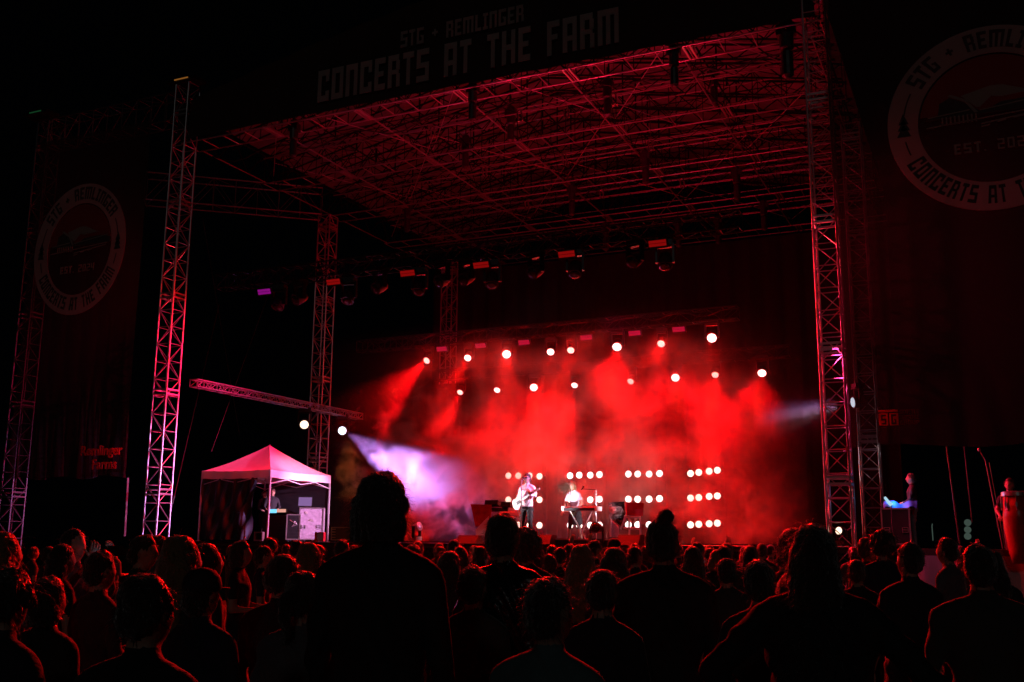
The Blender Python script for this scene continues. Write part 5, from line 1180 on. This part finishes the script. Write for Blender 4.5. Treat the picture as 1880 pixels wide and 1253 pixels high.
MB().box((0, 0, .012), (.38, .26, .02)).build('keyboard_half', M['blackmetal'], lp); MB().box((0, .15, .17), (.44, .012, .30), Matrix.Rotation(-.2, 3, 'X')).build('lid', M['black'], lp); MB().box((0, .142, .17), (.41, .005, .27), Matrix.Rotation(-.2, 3, 'X')).build('screen', M['screen'], lp)
eng_arms = (((.25, .03, 1.14), (.16, .28, 1.03), (0, .9, -.2), (0, 0, -1)),)*2
MM = [M['skin'], BK, M['bot'], M['shoe']]
ARMS['desk'] = eng_arms
performer(486, 901, 28.0, DZ, -pi/2-.3, 'crew member in black standing behind the tent corner pole, nearer the tent wall', 'desk', MM, 'short', 'd', dict())
performer(501, 897, 27.9, DZ, -pi/2-.9, 'crew member in black at the mixer, just past the tent corner pole', 'desk', MM, 'short', 'b', dict())
for i, (px, lab, mt_) in enumerate(((475, 'small square floor lamp frame outside the tent corner, lit violet', 'case_edge'), (587, 'small square floor lamp by the far tent pole with a white face', 'redpanel'))):
    q = atY(px, 1000, 25.0); r = empty('floor_lamp', (q.x, 25.0, DZ), 0, lab, 'floor lamp'); f = MB()
    for (cx_, cz_, a_, b2) in ((0, .04, .30, .03), (0, .27, .30, .03), (-.14, .155, .03, .22), (.14, .155, .03, .22)): f.box((cx_, 0, cz_), (a_, .1, b2))
    f.build('frame', M[mt_], r); MB().box((0, .03, .155), (.24, .03, .2)).build('face', M['lens_off'] if i == 0 else M['keys'], r)
for i, (x0, x1, lab) in enumerate(((608, 645, 'orange edged rack just past the far tent pole'), (647, 684, 'orange edged rack partly behind the tallest silhouette'))):
    a = atY(x0, 998, 30.5); b_ = atY(x1, 969, 30.5); r = case_box(((a.x+b_.x)/2, 30.8, DZ), b_.x-a.x, .6, b_.z-DZ-.08, lab, 'rack', M['black'], group='orange edged racks', handles=False)
    sl = MB(); ww_, hh_ = b_.x-a.x, b_.z-DZ-.08
    for k in range(4): sl.box((-ww_*.38, -.31, .16+k*hh_*.22), (.14, .02, hh_*.10))
    sl.build('vent_slot', M['case_edge'], r)
spot(None, atY(640, 800, 29.5), atY(640, 985, 30.5), 260, (1, .28, .05), 60, .8, .1, name='rack_light')
# ------------------------------------------------------------------ side platform people and gear
a = atY(1620, 990, 25.2); b_ = atY(1668, 934, 25.2)
sc_case = case_box(((a.x+b_.x)/2, 25.6, DZ), b_.x-a.x, .6, b_.z-DZ-.08, 'black road case with two handle plates on the side platform', 'road case', M['black'])
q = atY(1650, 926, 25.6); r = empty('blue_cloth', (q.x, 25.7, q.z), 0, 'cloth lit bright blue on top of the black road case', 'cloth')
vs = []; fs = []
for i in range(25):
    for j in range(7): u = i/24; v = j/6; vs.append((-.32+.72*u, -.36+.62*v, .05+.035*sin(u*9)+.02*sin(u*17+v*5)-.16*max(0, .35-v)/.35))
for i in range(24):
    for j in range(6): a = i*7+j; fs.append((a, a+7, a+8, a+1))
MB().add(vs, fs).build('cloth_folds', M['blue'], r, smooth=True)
o = MB().path([atY(1624, 913, 25.4), atY(1630, 921, 25.4), atY(1637, 928, 25.4)], [.03, .04, .05]).build('work_light', M['glow_blue']); tag(o, 'bright pale blue work lamp at the corner of the blue cloth', 'lamp')
Lb = bpy.data.lights.new('work_lamp_light', 'POINT'); Lb.energy = 7; Lb.color = (.1, .45, 1); Lb.shadow_soft_size = .08; lb = bpy.data.objects.new('work_lamp_light', Lb); COL.objects.link(lb); lb.location = atY(1640, 915, 25.45)
ARMS['reach'] = (((.25, .06, 1.13), (.15, .30, 1.02), (-.1, .8, -.3), (0, 0, -1)),)*2
performer(1672, 869, 25.9, DZ, pi/2+.1, 'technician in dark clothes with a red lit face standing by the blue cloth', 'reach', [M['skin'], BK, M['denim'], M['shoe']], 'cap' if 0 else 'short', 'd', dict())
for i, y in enumerate((960, 973, 985)):
    q = atY(1777, y, 27.5); o = MB().lathe([(.0, 0), (.07, .01), (.082, .04)], (0, 0, 0), n=18, ax=Vector((-.1, -1, 0)).to_track_quat('Z', 'Y').to_matrix()).build('work_lamp', M['pale_glow'], loc=q); tag(o, '%s of three pale green round lamps above each other' % ['top', 'middle', 'bottom'][i], 'lamp', 'pale green round lamps')
o = MB().path([atY(1712, 962, 26), atY(1711, 966, 26), atY(1713, 993, 26)], .012).build('thin_post', M['pale_glow']); tag(o, 'thin pale upright between the technician and the pink stay', 'post')  # glowing material stands in for light catching the post
q = atY(1796, 826, 26.5); r = empty('microphone_stand', (q.x+.35, 26.5, DZ), 0, 'tall slanting microphone stand with a red lit tip behind the side platform', 'microphone stand')
MB().tube((0, 0, 0), (-.22, 0, q.z-DZ-.25), .012).tube((.05, 0, 0), (-.14, 0, q.z-DZ-.3), .008).build('pole', M['alu_paint'], r); MB().ell((-.33, 0, q.z-DZ), (.04, .04, .05)).tube((-.22, 0, q.z-DZ-.25), (-.33, 0, q.z-DZ), .012).build('microphone', M['case_edge'], r)
q = atY(1862, 995, 24.5); dr = empty('conga_drum', (q.x+.1, 24.6, 1.1), 0, 'tall red drum with metal lugs, cut by the photo edge', 'drum')
MB().lathe([(.16, .2), (.22, .45), (.27, .9), (.28, 1.15), (.25, 1.62)], n=28).build('shell', M['drum'], dr, smooth=True); MB().lathe([(.265, 1.60), (.28, 1.60), (.28, 1.68), (.24, 1.70)], n=28).build('rim', M['case_edge'], dr); MB().lathe([(.235, 1.70), (.01, 1.705)], n=28).build('drum_head', M['drumskin'], dr)
lg = MB()
for k in range(8): a = k*pi/4; lg.tube((.285*cos(a), .285*sin(a), 1.62), (.29*cos(a), .29*sin(a), 1.30), .012).box((.29*cos(a), .29*sin(a), 1.42), (.04, .04, .10))
lg.build('lug', M['case_edge'], dr)
performer(1852, 878, 25.2, 1.15, pi-.2, 'player behind the red drum with a red lit hand', 'reach', MM, 'short', 'd', dict(barearm=True))
spot(None, Vector((-3.1, 23.6, 5.5)), Vector((.2, 24.8, 2.9)), 14, (1, .05, .02), 40, .9, .1, name='side_light')
spot(None, Vector((-3.0, 24.6, 3.6)), Vector((-1.5, 25.9, 2.9)), 60, (1, .04, .03), 48, .9, .1, name='side_light')
spot(None, Vector((-3.0, 23.7, 6.0)), Vector((-1.6, 24.96, 1.0)), 1600, (1, .05, .25), 30, .9, .1, name='side_light')
# crowd barrier leg glinting in the gap
r = empty('folding_stand', (0, 0, 0), 0, 'thin metal stand glinting violet on the grass in the gap by the broad man', 'stand')
for (p_, q_) in (((1702, 1082), (1707, 1140)), ((1706, 1130), (1719, 1182)), ((1719, 1182), (1722, 1165)), ((1719, 1182), (1709, 1110))):
    MB().tube(atD(*p_, 15.5), atD(*q_, 15.5), .014).build('tube', M['alu'], r)
